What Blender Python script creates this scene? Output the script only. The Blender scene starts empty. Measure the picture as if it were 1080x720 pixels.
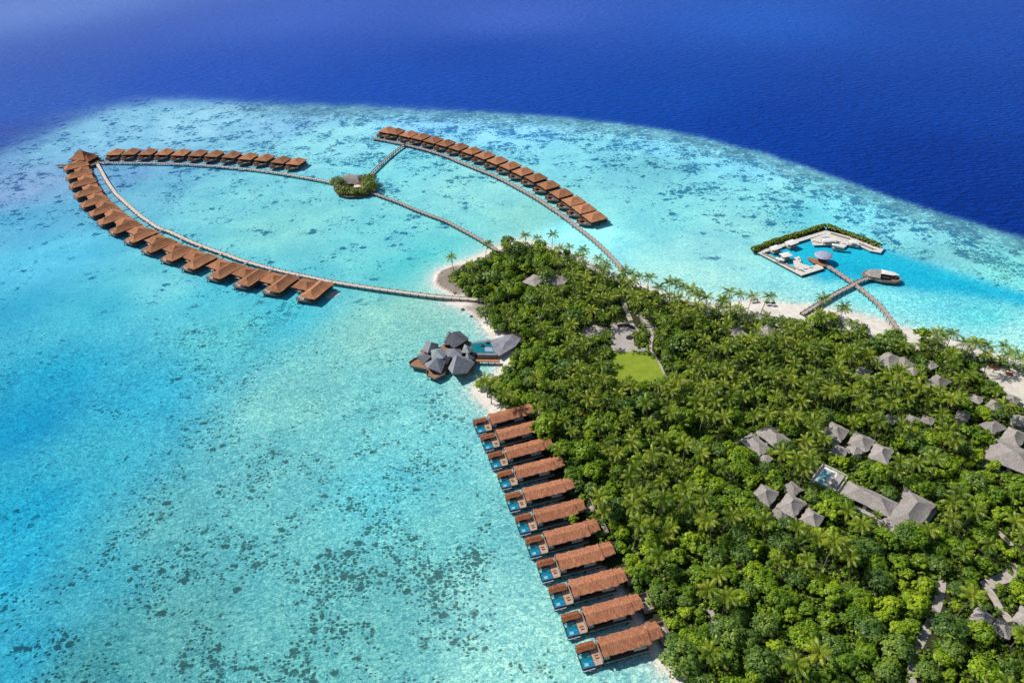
import bpy, math, random
import numpy as np
from mathutils import Vector, Matrix
R = math.radians
rng = np.random.default_rng(7)
random.seed(7)
scene = bpy.context.scene

# ------------------------------------------------------------ camera
H, F, TH, RO = 215.0, 720.0, R(36.5), R(-3.5)      # height, focal in photo pixels, pitch, roll
cam_d = bpy.data.cameras.new('camera')
cam = bpy.data.objects.new('camera', cam_d)
scene.collection.objects.link(cam)
cam.location = (0, 0, H)
cam.matrix_world = Matrix.Translation((0, 0, H)) @ Matrix.Rotation(math.pi/2 - TH, 4, 'X') @ Matrix.Rotation(RO, 4, 'Z')
cam_d.sensor_width = 36.0
cam_d.lens = F / 1080 * 36.0
cam_d.clip_start = 1.0
cam_d.clip_end = 20000
scene.camera = cam

# ------------------------------------------------------------ light
SUN_EL, SUN_AZ = R(48), R(152)        # azimuth of the sun measured from +X towards +Y
w = bpy.data.worlds.new('World'); scene.world = w; w.use_nodes = True
nt = w.node_tree
bg = nt.nodes['Background']
sky = nt.nodes.new('ShaderNodeTexSky'); sky.sky_type = 'NISHITA'; sky.sun_disc = False
sky.sun_elevation = SUN_EL
sky.sun_rotation = R(90) - SUN_AZ
sky.air_density = 1.0; sky.dust_density = 0.5; sky.ozone_density = 1.0
nt.links.new(sky.outputs[0], bg.inputs[0]); bg.inputs[1].default_value = 0.085
sd = bpy.data.lights.new('sun', 'SUN'); sd.energy = 4.6; sd.angle = R(0.5); sd.color = (1.0, .95, .87)
so = bpy.data.objects.new('sun', sd); scene.collection.objects.link(so)
sdir = Vector((math.cos(SUN_EL)*math.cos(SUN_AZ), math.cos(SUN_EL)*math.sin(SUN_AZ), math.sin(SUN_EL)))
so.rotation_euler = sdir.to_track_quat('Z', 'Y').to_euler()
so.location = (0, 0, 400)
scene.view_settings.view_transform = 'Standard'
scene.view_settings.look = 'None'
scene.view_settings.exposure = 0.0
scene.view_settings.gamma = 1.0

# ------------------------------------------------------------ surveying: photo pixel -> ground point
def U(px, py, z=0.0):
    x = (np.asarray(px, float)-540)/F; y = -(np.asarray(py, float)-360)/F
    c, s = math.cos(RO), math.sin(RO)
    x, y = c*x - s*y, s*x + c*y
    dy = math.cos(TH) + y*math.sin(TH); dz = -math.sin(TH) + y*math.cos(TH)
    t = (z-H)/dz
    return np.array([x*t, dy*t])
def PX(X, Y, Z):
    X = np.asarray(X, float); Y = np.asarray(Y, float); Zr = np.asarray(Z, float)-H
    yy = Y*math.sin(TH)+Zr*math.cos(TH); zz = Y*math.cos(TH)-Zr*math.sin(TH)
    x = X/zz; y = yy/zz; c, s = math.cos(-RO), math.sin(-RO)
    x, y = c*x-s*y, s*x+c*y
    return 540+F*x, 360-F*y
def UL(pts, z=0.0): return [tuple(U(a, b, z)) for a, b in pts]
def inpoly(x, y, poly):
    x = np.asarray(x); y = np.asarray(y); ins = np.zeros(x.shape, bool)
    n = len(poly)
    for i in range(n):
        x0, y0 = poly[i]; x1, y1 = poly[(i+1) % n]
        if y0 == y1: continue
        c = ((y0 > y) != (y1 > y)) & (x < (x1-x0)*(y-y0)/(y1-y0)+x0)
        ins ^= c
    return ins
def dline(x, y, pts, closed=False):
    d = np.full(np.shape(x), 1e9); n = len(pts)
    for i in range(n if closed else n-1):
        x0, y0 = pts[i]; x1, y1 = pts[(i+1) % n]
        L2 = (x1-x0)**2+(y1-y0)**2+1e-9
        t = np.clip(((x-x0)*(x1-x0)+(y-y0)*(y1-y0))/L2, 0, 1)
        d = np.minimum(d, np.hypot(x-x0-t*(x1-x0), y-y0-t*(y1-y0)))
    return d
def smooth(pts, n=6):
    P = [np.array(p, float) for p in pts]; P = [2*P[0]-P[1]]+P+[2*P[-1]-P[-2]]; out = []
    for i in range(1, len(P)-2):
        a, b, c, d = P[i-1:i+3]
        for k in range(n):
            t = k/n
            out.append(.5*((2*b)+(-a+c)*t+(2*a-5*b+4*c-d)*t*t+(-a+3*b-3*c+d)*t**3))
    out.append(P[-2]); return out
def resample(pts, step):
    P = np.array(pts); L = np.r_[0, np.cumsum(np.hypot(*np.diff(P, axis=0).T))]
    n = max(2, int(round(L[-1]/step))+1); s = np.linspace(0, L[-1], n)
    return np.c_[np.interp(s, L, P[:, 0]), np.interp(s, L, P[:, 1])]
def lin(c):
    c = np.asarray(c, float)/255; return np.where(c < .04045, c/12.92, ((c+.055)/1.055)**2.4)

# ------------------------------------------------------------ object helpers
C = scene.collection
def tag(o, label=None, cat=None, group=None, kind=None):
    if label: o['label'] = label
    if cat: o['category'] = cat
    if group: o['group'] = group
    if kind: o['kind'] = kind
    return o
def empty(name, loc, rz=0.0, label=None, cat=None, group=None):
    o = bpy.data.objects.new(name, None); C.objects.link(o); o.location = loc; o.rotation_euler = (0, 0, rz)
    o.empty_display_size = .5
    return tag(o, label, cat, group)
def link(name, me, parent=None, loc=None, rz=None):
    o = bpy.data.objects.new(name, me); C.objects.link(o)
    if parent is not None: o.parent = parent
    if loc is not None: o.location = loc
    if rz is not None: o.rotation_euler = (0, 0, rz)
    return o
def copy_tree(o, parent=None):
    c = o.copy(); C.objects.link(c)
    if parent is not None: c.parent = parent
    for ch in KIDS.get(o.name, []):
        copy_tree(ch, c)
    return c
KIDS = {}
def index_kids(root):
    for ch in root.children:
        KIDS.setdefault(root.name, []).append(ch); index_kids(ch)

FLIP = [False]
class MB:
    def __init__(s): s.v = []; s.f = []
    def add(s, vs, fs):
        n = len(s.v); s.v += [tuple(map(float, p)) for p in vs]; s.f += [tuple(i+n for i in f) for f in fs]; return s
    def box(s, x0, x1, y0, y1, z0, z1):
        return s.add([(x0,y0,z0),(x1,y0,z0),(x1,y1,z0),(x0,y1,z0),(x0,y0,z1),(x1,y0,z1),(x1,y1,z1),(x0,y1,z1)],
                     [(0,3,2,1),(4,5,6,7),(0,1,5,4),(1,2,6,5),(2,3,7,6),(3,0,4,7)])
    def prism(s, poly, z0, z1):
        a = sum(poly[i][0]*poly[(i+1)%len(poly)][1]-poly[(i+1)%len(poly)][0]*poly[i][1] for i in range(len(poly)))
        if a < 0: poly = poly[::-1]
        n = len(poly)
        return s.add([(x, y, z0) for x, y in poly]+[(x, y, z1) for x, y in poly],
                     [tuple(range(n))[::-1], tuple(range(n, 2*n))]+[(i, (i+1) % n, (i+1) % n+n, i+n) for i in range(n)])
    def cyl(s, x, y, z0, z1, r0, r1=None, n=8, tx=0, ty=0):
        r1 = r0 if r1 is None else r1
        vs = [(x+r0*math.cos(2*math.pi*i/n), y+r0*math.sin(2*math.pi*i/n), z0) for i in range(n)]
        vs += [(x+tx+r1*math.cos(2*math.pi*i/n), y+ty+r1*math.sin(2*math.pi*i/n), z1) for i in range(n)]
        return s.add(vs, [tuple(range(n))[::-1], tuple(range(n, 2*n))]+[(i, (i+1) % n, (i+1) % n+n, i+n) for i in range(n)])
    def bar(s, p, q, w=.1, h=None):
        h = h or w; p = Vector(p); q = Vector(q); d = (q-p).normalized(); up = Vector((0, 0, 1))
        if abs(d.z) > .95: up = Vector((1, 0, 0))
        a = d.cross(up).normalized()*w/2; b = a.cross(d).normalized()*h/2
        vs = [p-a-b, p+a-b, p+a+b, p-a+b, q-a-b, q+a-b, q+a+b, q-a+b]
        return s.add(vs, [(0,1,2,3),(7,6,5,4),(0,4,5,1),(1,5,6,2),(2,6,7,3),(3,7,4,0)])
    def hip(s, x0, x1, y0, y1, ze, zr, ridge=None, th=.3, n=5, sag=.12, off=(0, 0), jag=.0):
        """hipped thatch roof: subdivided slopes that sag a little, with a thick eave edge"""
        W, L = x1-x0, y1-y0
        if ridge is None: ridge = abs(W-L)*.9
        cx, cy = (x0+x1)/2+off[0], (y0+y1)/2+off[1]
        r = (ridge/2, 0) if W >= L else (0, ridge/2)
        A = [(x0,y0),(x1,y0),(x1,y1),(x0,y1)]
        T = [(cx-r[0],cy-r[1]),(cx+r[0],cy-r[1]),(cx+r[0],cy+r[1]),(cx-r[0],cy+r[1])]
        loops = []
        m = 6
        for k in range(n+1):
            t = k/n; z = ze+(zr-ze)*(t-sag*math.sin(math.pi*t))
            lp = []
            for e in range(4):
                for j in range(m):
                    u = j/m
                    ax = A[e][0]*(1-u)+A[(e+1)%4][0]*u; ay = A[e][1]*(1-u)+A[(e+1)%4][1]*u
                    bx = T[e][0]*(1-u)+T[(e+1)%4][0]*u; by = T[e][1]*(1-u)+T[(e+1)%4][1]*u
                    jx = random.uniform(-jag, jag) if k == 0 else 0; jy = random.uniform(-jag, jag) if k == 0 else 0
                    lp.append((ax*(1-t)+bx*t+jx, ay*(1-t)+by*t+jy, z))
            loops.append(lp)
        N = 4*m; vs = [p for lp in loops for p in lp]; fs = []
        for k in range(n):
            for i in range(N): fs.append((k*N+i, k*N+(i+1)%N, (k+1)*N+(i+1)%N, (k+1)*N+i))
        base = len(vs); vs += [(x+(cx-x)*.02, y+(cy-y)*.02, z-th) for x, y, z in loops[0]]
        fs += [(base+(i+1)%N, i if False else (i+1)%N, i, base+i)[::1] for i in range(N)]
        fs.append(tuple(range(base, base+N))[::-1])
        fs.append(tuple(range(n*N, n*N+N)))
        return s.add(vs, fs)
    def gable(s, x0, x1, y0, y1, ze, zr, th=.22, n=14, jag=.06, yr=None):
        """ridge along x; wavy ragged eaves"""
        yr = (y0+y1)/2 if yr is None else yr
        prof = [(y0, ze), ((y0+yr)/2, (ze+zr)/2-.05), (yr, zr), ((y1+yr)/2, (ze+zr)/2-.05), (y1, ze)]
        vs = []; fs = []
        for i in range(n+1):
            x = x0+(x1-x0)*i/n
            for j, (y, z) in enumerate(prof):
                e = j in (0, 4)
                vs.append((x+(random.uniform(-jag, jag) if i in (0, n) else 0), y+(random.uniform(-jag, jag)*1.6 if e else 0), z+random.uniform(-.03, .03)))
        m = 5
        for i in range(n):
            for j in range(m-1): fs.append((i*m+j, (i+1)*m+j, (i+1)*m+j+1, i*m+j+1))
        b = len(vs); vs += [(x, y, z-th) for x, y, z in vs]
        for i in range(n):
            for j in range(m-1): fs.append((b+i*m+j+1, b+(i+1)*m+j+1, b+(i+1)*m+j, b+i*m+j))
            fs.append((i*m, b+i*m, b+(i+1)*m, (i+1)*m)); fs.append((i*m+m-1, (i+1)*m+m-1, b+(i+1)*m+m-1, b+i*m+m-1))
        for i in (0, n):
            for j in range(m-1):
                q = (i*m+j, i*m+j+1, b+i*m+j+1, b+i*m+j); fs.append(q if i == 0 else q[::-1])
        return s.add(vs, fs)
    def mesh(s, name, mat, smooth=False):
        if FLIP[0]: s.v = [(x, -y, z) for x, y, z in s.v]; s.f = [f[::-1] for f in s.f]
        me = bpy.data.meshes.new(name); me.from_pydata(s.v, [], s.f)
        if mat is not None: me.materials.append(mat)
        if smooth: me.shade_smooth()
        me.update(); return me
    def obj(s, name, mat, parent=None, smooth=False, **k):
        return link(name, s.mesh(name, mat, smooth), parent, **k)
def np_mesh(name, V, Fq, mat, colors=None, smooth=False, attrs=None):
    me = bpy.data.meshes.new(name); V = np.asarray(V, np.float32); Fq = np.asarray(Fq, np.int32)
    me.vertices.add(len(V)); me.vertices.foreach_set('co', V.ravel())
    k = Fq.shape[1]; me.loops.add(Fq.size); me.loops.foreach_set('vertex_index', Fq.ravel())
    me.polygons.add(len(Fq)); me.polygons.foreach_set('loop_start', np.arange(0, Fq.size, k, dtype=np.int32))
    me.materials.append(mat)
    me.update(calc_edges=True)
    for nm, data in (attrs or {}).items():
        if data.ndim == 2:
            a = me.attributes.new(nm, 'FLOAT_COLOR', 'POINT'); d = np.c_[data, np.ones(len(data))].astype(np.float32); a.data.foreach_set('color', d.ravel())
        else:
            a = me.attributes.new(nm, 'FLOAT', 'POINT'); a.data.foreach_set('value', data.astype(np.float32))
    if smooth: me.shade_smooth()
    return me

# ------------------------------------------------------------ materials
class NT:
    def __init__(s, name):
        s.m = bpy.data.materials.new(name); s.m.use_nodes = True; s.t = s.m.node_tree
        s.b = s.t.nodes['Principled BSDF']; s.out = s.t.nodes['Material Output']
    def n(s, ty, **k):
        nd = s.t.nodes.new(ty)
        for a, v in k.items(): setattr(nd, a, v)
        return nd
    def l(s, a, b): s.t.links.new(a, b)
    def coord(s, scale=(1,1,1), kind='Object', loc=(0,0,0)):
        tc = s.n('ShaderNodeTexCoord'); mp = s.n('ShaderNodeMapping'); mp.inputs['Scale'].default_value = scale; mp.inputs['Location'].default_value = loc
        s.l(tc.outputs[kind], mp.inputs['Vector']); return mp.outputs[0]
    def noise(s, vec, scale, detail=3, rough=.55, dist=0.0):
        nd = s.n('ShaderNodeTexNoise'); nd.inputs['Scale'].default_value = scale; nd.inputs['Detail'].default_value = detail
        nd.inputs['Roughness'].default_value = rough; nd.inputs['Distortion'].default_value = dist
        if vec is not None: s.l(vec, nd.inputs['Vector'])
        return nd.outputs['Fac']
    def ramp(s, fac, stops, interp='LINEAR'):
        r = s.n('ShaderNodeValToRGB'); r.color_ramp.interpolation = interp; e = r.color_ramp.elements
        while len(e) > len(stops): e.remove(e[-1])
        while len(e) < len(stops): e.new(.5)
        for i, (p, c) in enumerate(stops):
            e[i].position = p; e[i].color = (c[0], c[1], c[2], 1) if hasattr(c, '__len__') else (c, c, c, 1)
        s.l(fac, r.inputs['Fac']); return r.outputs['Color']
    def mix(s, fac, a, b, mode='MIX'):
        m = s.n('ShaderNodeMix', data_type='RGBA', blend_type=mode)
        for sock, v in ((m.inputs[0], fac), (m.inputs[6], a), (m.inputs[7], b)):
            if hasattr(v, 'links'): s.l(v, sock)
            elif hasattr(v, '__len__'): sock.default_value = (v[0], v[1], v[2], 1)
            else: sock.default_value = v
        return m.outputs[2]
    def math(s, op, a, b=None, clamp=False):
        m = s.n('ShaderNodeMath', operation=op, use_clamp=clamp)
        for i, v in enumerate((a, b)):
            if v is None: continue
            if hasattr(v, 'links'): s.l(v, m.inputs[i])
            else: m.inputs[i].default_value = v
        return m.outputs[0]
    def bump(s, h, strength=.5, dist=.1):
        b = s.n('ShaderNodeBump'); b.inputs['Strength'].default_value = strength; b.inputs['Distance'].default_value = dist
        s.l(h, b.inputs['Height']); s.l(b.outputs[0], s.b.inputs['Normal']); return b.outputs[0]
def simple(name, c1, c2, scale=1.5, rough=.8, stretch=(1,1,1), bump=.0, spec=.3, detail=4, objvar=0.0):
    t = NT(name); v = t.coord(stretch); f = t.noise(v, scale, detail)
    col = t.ramp(f, [(.3, c1), (.7, c2)])
    if objvar:
        oi = t.n('ShaderNodeObjectInfo'); k = t.math('ADD', t.math('MULTIPLY', oi.outputs['Random'], objvar), 1-objvar/2)
        cb = t.n('ShaderNodeCombineColor'); [t.l(k, cb.inputs[i]) for i in range(3)]
        col = t.mix(1.0, col, cb.outputs[0], 'MULTIPLY')
    t.l(col, t.b.inputs['Base Color']); t.b.inputs['Roughness'].default_value = rough
    t.b.inputs['Specular IOR Level'].default_value = spec
    if bump: t.bump(f, bump, .1)
    return t.m
def thatch(name, dark, mid, light, axis='y', blot=.35, fleck=None, objvar=.18):
    """weathered roof covering: fine streaks running down the slope, blotches, course lines"""
    t = NT(name)
    st = {'y': (5.5, .7, .7), 'x': (.7, 5.5, .7), 'n': (3, 3, 3)}[axis]
    oi = t.n('ShaderNodeObjectInfo')
    tc = t.n('ShaderNodeTexCoord'); add = t.n('ShaderNodeVectorMath', operation='ADD')
    t.l(tc.outputs['Object'], add.inputs[0])
    cb0 = t.n('ShaderNodeCombineXYZ'); sc = t.math('MULTIPLY', oi.outputs['Random'], 90.0); t.l(sc, cb0.inputs[0]); t.l(sc, cb0.inputs[1]); t.l(cb0.outputs[0], add.inputs[1])
    mp = t.n('ShaderNodeMapping'); mp.inputs['Scale'].default_value = st; t.l(add.outputs[0], mp.inputs[0])
    f = t.noise(mp.outputs[0], .8, 5, .7)
    g = t.noise(add.outputs[0], .35, 3, .6)
    h = t.noise(add.outputs[0], 3.0, 3, .7)
    col = t.ramp(f, [(.38, dark), (.5, mid), (.62, light)])
    col = t.mix(t.math('MULTIPLY', t.ramp(g, [(.4, 0), (.65, 1)]), blot), col, dark)
    col = t.mix(t.math('MULTIPLY', h, .35), col, light)
    if fleck:
        col = t.mix(t.ramp(t.noise(mp.outputs[0], 1.3, 2, .5), [(.68, 0), (.72, 1)]), col, fleck)
    k = t.math('ADD', t.math('MULTIPLY', oi.outputs['Random'], objvar), 1-objvar/2)
    cb = t.n('ShaderNodeCombineColor'); [t.l(k, cb.inputs[i]) for i in range(3)]
    col = t.mix(1.0, col, cb.outputs[0], 'MULTIPLY')
    t.l(col, t.b.inputs['Base Color']); t.b.inputs['Roughness'].default_value = .9; t.b.inputs['Specular IOR Level'].default_value = .15
    t.bump(t.math('ADD', f, h), .7, .18)
    return t.m
def planks(name, c1, c2, gap=.35, axis=0, rough=.75):
    t = NT(name); v = t.coord()
    sep = t.n('ShaderNodeSeparateXYZ'); t.l(v, sep.inputs[0])
    fr = t.math('FRACT', t.math('DIVIDE', sep.outputs[axis], gap))
    line = t.ramp(fr, [(.0, .45), (.12, 1), (.9, 1), (1, .45)])
    f = t.noise(v, .9, 4, .65); col = t.ramp(f, [(.3, c1), (.7, c2)])
    col = t.mix(.6, col, line, 'MULTIPLY')
    t.l(col, t.b.inputs['Base Color']); t.b.inputs['Roughness'].default_value = rough; t.b.inputs['Specular IOR Level'].default_value = .25
    return t.m
def foliage(name, dark, mid, light, tintscale=.11, trans=.25):
    t = NT(name)
    g = t.n('ShaderNodeNewGeometry')
    big = t.noise(g.outputs['Position'], tintscale, 2, .6)
    sm = t.noise(g.outputs['Position'], .9, 2, .6)
    k = t.math('ADD', t.math('MULTIPLY', big, .62), t.math('MULTIPLY', sm, .22))
    k = t.math('ADD', k, t.math('MULTIPLY', g.outputs['Random Per Island'], .16))
    col = t.ramp(k, [(.36, dark), (.5, mid), (.64, light)])
    t.l(col, t.b.inputs['Base Color']); t.b.inputs['Roughness'].default_value = .45; t.b.inputs['Specular IOR Level'].default_value = .35
    tr = t.n('ShaderNodeBsdfTranslucent'); t.l(t.mix(.5, col, (.28, .42, .01)), tr.inputs[0])
    mx = t.n('ShaderNodeMixShader'); mx.inputs[0].default_value = trans
    t.l(t.b.outputs[0], mx.inputs[1]); t.l(tr.outputs[0], mx.inputs[2]); t.l(mx.outputs[0], t.out.inputs['Surface'])
    return t.m
M = {}
M['roof'] = thatch('brown_shingle', (.16, .055, .028), (.38, .145, .072), (.60, .28, .16), 'y', fleck=(.55, .34, .22))
M['roof_far'] = thatch('brown_thatch', (.17, .062, .028), (.39, .16, .075), (.58, .29, .155), 'n', blot=.6, fleck=(.46, .34, .25), objvar=.42)
M['roof_small'] = thatch('dark_brown_thatch', (.13, .045, .02), (.27, .09, .04), (.42, .17, .085), 'y')
M['grey_thatch'] = thatch('grey_thatch', (.17, .15, .135), (.33, .295, .27), (.47, .43, .40), 'n', blot=.45, fleck=(.16, .14, .11), objvar=.3)
M['slate'] = thatch('slate_shingle', (.085, .09, .105), (.19, .20, .225), (.31, .325, .36), 'n', blot=.4, objvar=.7)
M['slate_light'] = thatch('pale_slate', (.16, .18, .19), (.25, .29, .30), (.36, .41, .42), 'n', blot=.3)
M['darkwood'] = simple('dark_timber', (.018, .013, .011), (.05, .036, .028), 2.0, .7)
M['wall_dark'] = simple('dark_timber_wall', (.022, .018, .017), (.06, .048, .042), 1.2, .6)
M['wall_white'] = simple('white_plaster', (.50, .47, .43), (.68, .65, .60), .8, .8)
M['panel'] = simple('pale_grey_panel', (.36, .37, .40), (.52, .53, .56), .8, .6)
M['glass'] = simple('dark_window_glass', (.012, .018, .022), (.03, .04, .045), .6, .08, spec=.5)
M['tan_deck'] = planks('tan_deck_boards', (.36, .27, .20), (.52, .41, .32), .25, 1)
M['brown_deck'] = planks('brown_deck_boards', (.24, .12, .07), (.40, .21, .13), .4, 0)
M['trim'] = simple('weathered_trim', (.26, .19, .15), (.42, .33, .27), 2, .8)
M['dark_deck'] = planks('grey_brown_deck', (.10, .075, .06), (.19, .15, .125), .3, 0)
M['jetty_white'] = planks('bleached_boards', (.52, .44, .39), (.70, .62, .56), .45, 1)
M['jetty'] = planks('weathered_boards', (.33, .27, .25), (.50, .42, .39), .45, 1)
M['stone'] = simple('pale_paving', (.34, .30, .28), (.46, .42, .39), .6, .85)
M['white'] = simple('white_canvas', (.66, .64, .60), (.80, .79, .76), .7, .8)
M['white_deck'] = planks('bleached_white_deck', (.54, .50, .46), (.80, .76, .71), .6, 0)
M['cloth'] = simple('cream_cushion', (.60, .56, .50), (.72, .68, .62), 1, .9)
M['pool'] = simple('pool_water_blue', (.005, .13, .30), (.02, .28, .48), .8, .06, spec=.5, bump=.1)
M['pool_teal'] = simple('pool_water_teal', (.12, .42, .46), (.25, .60, .62), .5, .06, spec=.5, bump=.1)
M['pool_deep_and_shade'] = simple('pool_water_deep_teal_and_shade', (.0, .13, .17), (.01, .22, .26), .3, .06, spec=.5, bump=.1)
M['canopy'] = simple('grey_canopy_cloth', (.17, .17, .20), (.28, .28, .32), .25, .6, objvar=.1)
M['orange_deck'] = planks('orange_boards', (.42, .17, .085), (.58, .26, .14), .3, 1)
M['lilac'] = simple('pale_blue_fabric', (.26, .29, .42), (.42, .44, .54), .5, .6)
M['trunk'] = simple('palm_bark', (.14, .11, .085), (.26, .215, .17), 3, .9, (1, 1, 4))
M['bark'] = simple('tree_bark', (.06, .045, .03), (.13, .10, .075), 3, .9)
M['rock'] = simple('reef_rock', (.10, .085, .075), (.24, .21, .19), 1.2, .9, bump=.6)
M['flower'] = simple('red_blossom', (.40, .03, .02), (.60, .08, .05), 2, .7)
M['palm_leaf'] = foliage('palm_leaf', (.058, .120, .010), (.20, .285, .016), (.43, .47, .045), .10, .28)
M['leaf'] = foliage('broad_leaf', (.060, .145, .014), (.20, .345, .014), (.46, .58, .022), .085, .35)
M['leaf_dark'] = foliage('dark_broad_leaf', (.046, .11, .022), (.12, .22, .034), (.26, .37, .05), .10, .25)
M['hedge'] = foliage('hedge_leaf', (.10, .15, .010), (.16, .21, .012), (.23, .28, .02), .3, .15)
M['under'] = foliage('undergrowth_leaf', (.04, .09, .008), (.13, .24, .010), (.30, .42, .014), .12, .2)

# ------------------------------------------------------------ island outline and reef edge (ground survey)
shore_px = [(458,290),(464,284),(475,280),(490,275),(505,269),(520,262),(532,256),(548,253),(565,255),(585,261),(598,267),(615,274),(632,282),(650,290),(672,297),(698,308),(730,317),
            (755,320.5),(782,317.5),(800,316),(822,320),(850,322),(880,326),(905,331),(930,338),(950,345),(975,351),(1005,358),(1030,367),(1055,375),(1090,386),(1160,412),(1300,470),(1500,620),
            (1500,1000),(900,1000),(790,860),(740,765),(712,724),(700,708),(690,697),(672,668),(655,642),(640,617),(622,592),(607,562),(592,537),(577,512),(560,487),(540,462),(524,442),(512,430),(502,420),(496,411),
            (504,403),(522,395),(528,384),(527,366),(519,356),(511,349),(506,340),(497,330),(484,324),(470,319),(478,313),(470,309),(460,303),(456,297)]
SHORE = UL(shore_px)
REEF = UL([(-500,330),(-250,255),(-100,210),(-30,186),(0,172),(30,156),(60,141),(90,126),(120,115),(150,110.5),(200,109),(270,110),(350,112),(430,115),(500,118),(560,122),(620,127),(680,134),(740,145),(800,160),(850,177),(900,195),(950,212),(1000,228),(1040,240),(1080,252),(1200,300),(1500,420)])

# ------------------------------------------------------------ water sheet
WCOL = [(20, 200, (120, 168, 214)), (10, 240, (95, 180, 220)), (40, 280, (95, 200, 235)), (10, 330, (63, 177, 215)), (100, 330, (73, 189, 217)), (60, 400, (46, 168, 208)), (20, 450, (36, 160, 206)), (150, 420, (62, 180, 214)), (100, 480, (66, 180, 208)), (30, 540, (44, 170, 210)), (10, 600, (48, 174, 212)), (10, 700, (56, 168, 200)), (100, 600, (68, 171, 194)), (180, 560, (95, 181, 190)), (200, 660, (92, 171, 176)), (100, 700, (70, 154, 166)), (300, 500, (107, 191, 199)), (300, 600, (102, 187, 192)), (320, 420, (123, 202, 203)), (400, 350, (139, 212, 205)), (400, 420, (116, 202, 205)), (400, 520, (98, 197, 209)), (450, 470, (116, 206, 213)), (480, 560, (116, 202, 205)), (520, 640, (142, 215, 213)), (400, 650, (105, 188, 190)), (560, 700, (150, 220, 214)), (300, 700, (95, 175, 178)), (450, 330, (140, 207, 200)), (250, 350, (91, 196, 209)), (180, 300, (110, 208, 224)), (150, 200, (116, 188, 220)), (135, 190, (112, 172, 212)), (250, 210, (125, 210, 224)), (300, 240, (132, 216, 220)), (400, 250, (120, 215, 224)), (450, 280, (120, 215, 218)), (420, 180, (126, 212, 226)), (500, 200, (142, 222, 226)), (560, 230, (142, 220, 218)), (600, 250, (152, 226, 226)), (130, 140, (130, 190, 225)), (200, 130, (140, 200, 230)), (300, 130, (122, 185, 220)), (350, 150, (140, 216, 235)), (450, 128, (125, 190, 222)), (550, 138, (125, 195, 222)), (600, 170, (132, 218, 236)), (700, 230, (132, 222, 232)), (680, 180, (120, 204, 222)), (750, 270, (152, 228, 232)), (750, 300, (168, 232, 230)), (820, 210, (120, 208, 222)), (800, 170, (120, 196, 214)), (900, 220, (122, 208, 220)), (960, 240, (118, 196, 214)), (1000, 270, (118, 206, 220)), (1060, 290, (112, 204, 218)), (1000, 320, (108, 216, 230)), (1040, 335, (112, 222, 230)), (1070, 352, (152, 232, 234)), (820, 300, (152, 228, 230)), (930, 320, (142, 226, 230)), (790, 240, (140, 222, 228)), (850, 228, (112, 205, 220)), (700, 150, (125, 200, 218)), (225, 310, (90, 198, 218)), (300, 330, (79, 189, 209))]
DCOL = [(30, 12, (109, 141, 216)), (300, 20, (76, 111, 204)), (540, 20, (69, 107, 202)), (500, 60, (36, 86, 183)), (800, 20, (48, 101, 200)), (1000, 20, (19, 88, 181)), (20, 110, (67, 105, 193)), (200, 80, (55, 97, 193)), (400, 80, (40, 88, 187)), (700, 100, (21, 80, 176)), (820, 130, (6, 69, 164)), (1000, 110, (2, 74, 166)), (1000, 170, (2, 61, 151)), (1060, 225, (2, 57, 145)), (5, 150, (88, 124, 200))]
LALB = [tuple(lin(c)*.84) for _, _, c in WCOL]; DALB = [tuple(lin(c)*.92) for _, _, c in DCOL]
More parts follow.
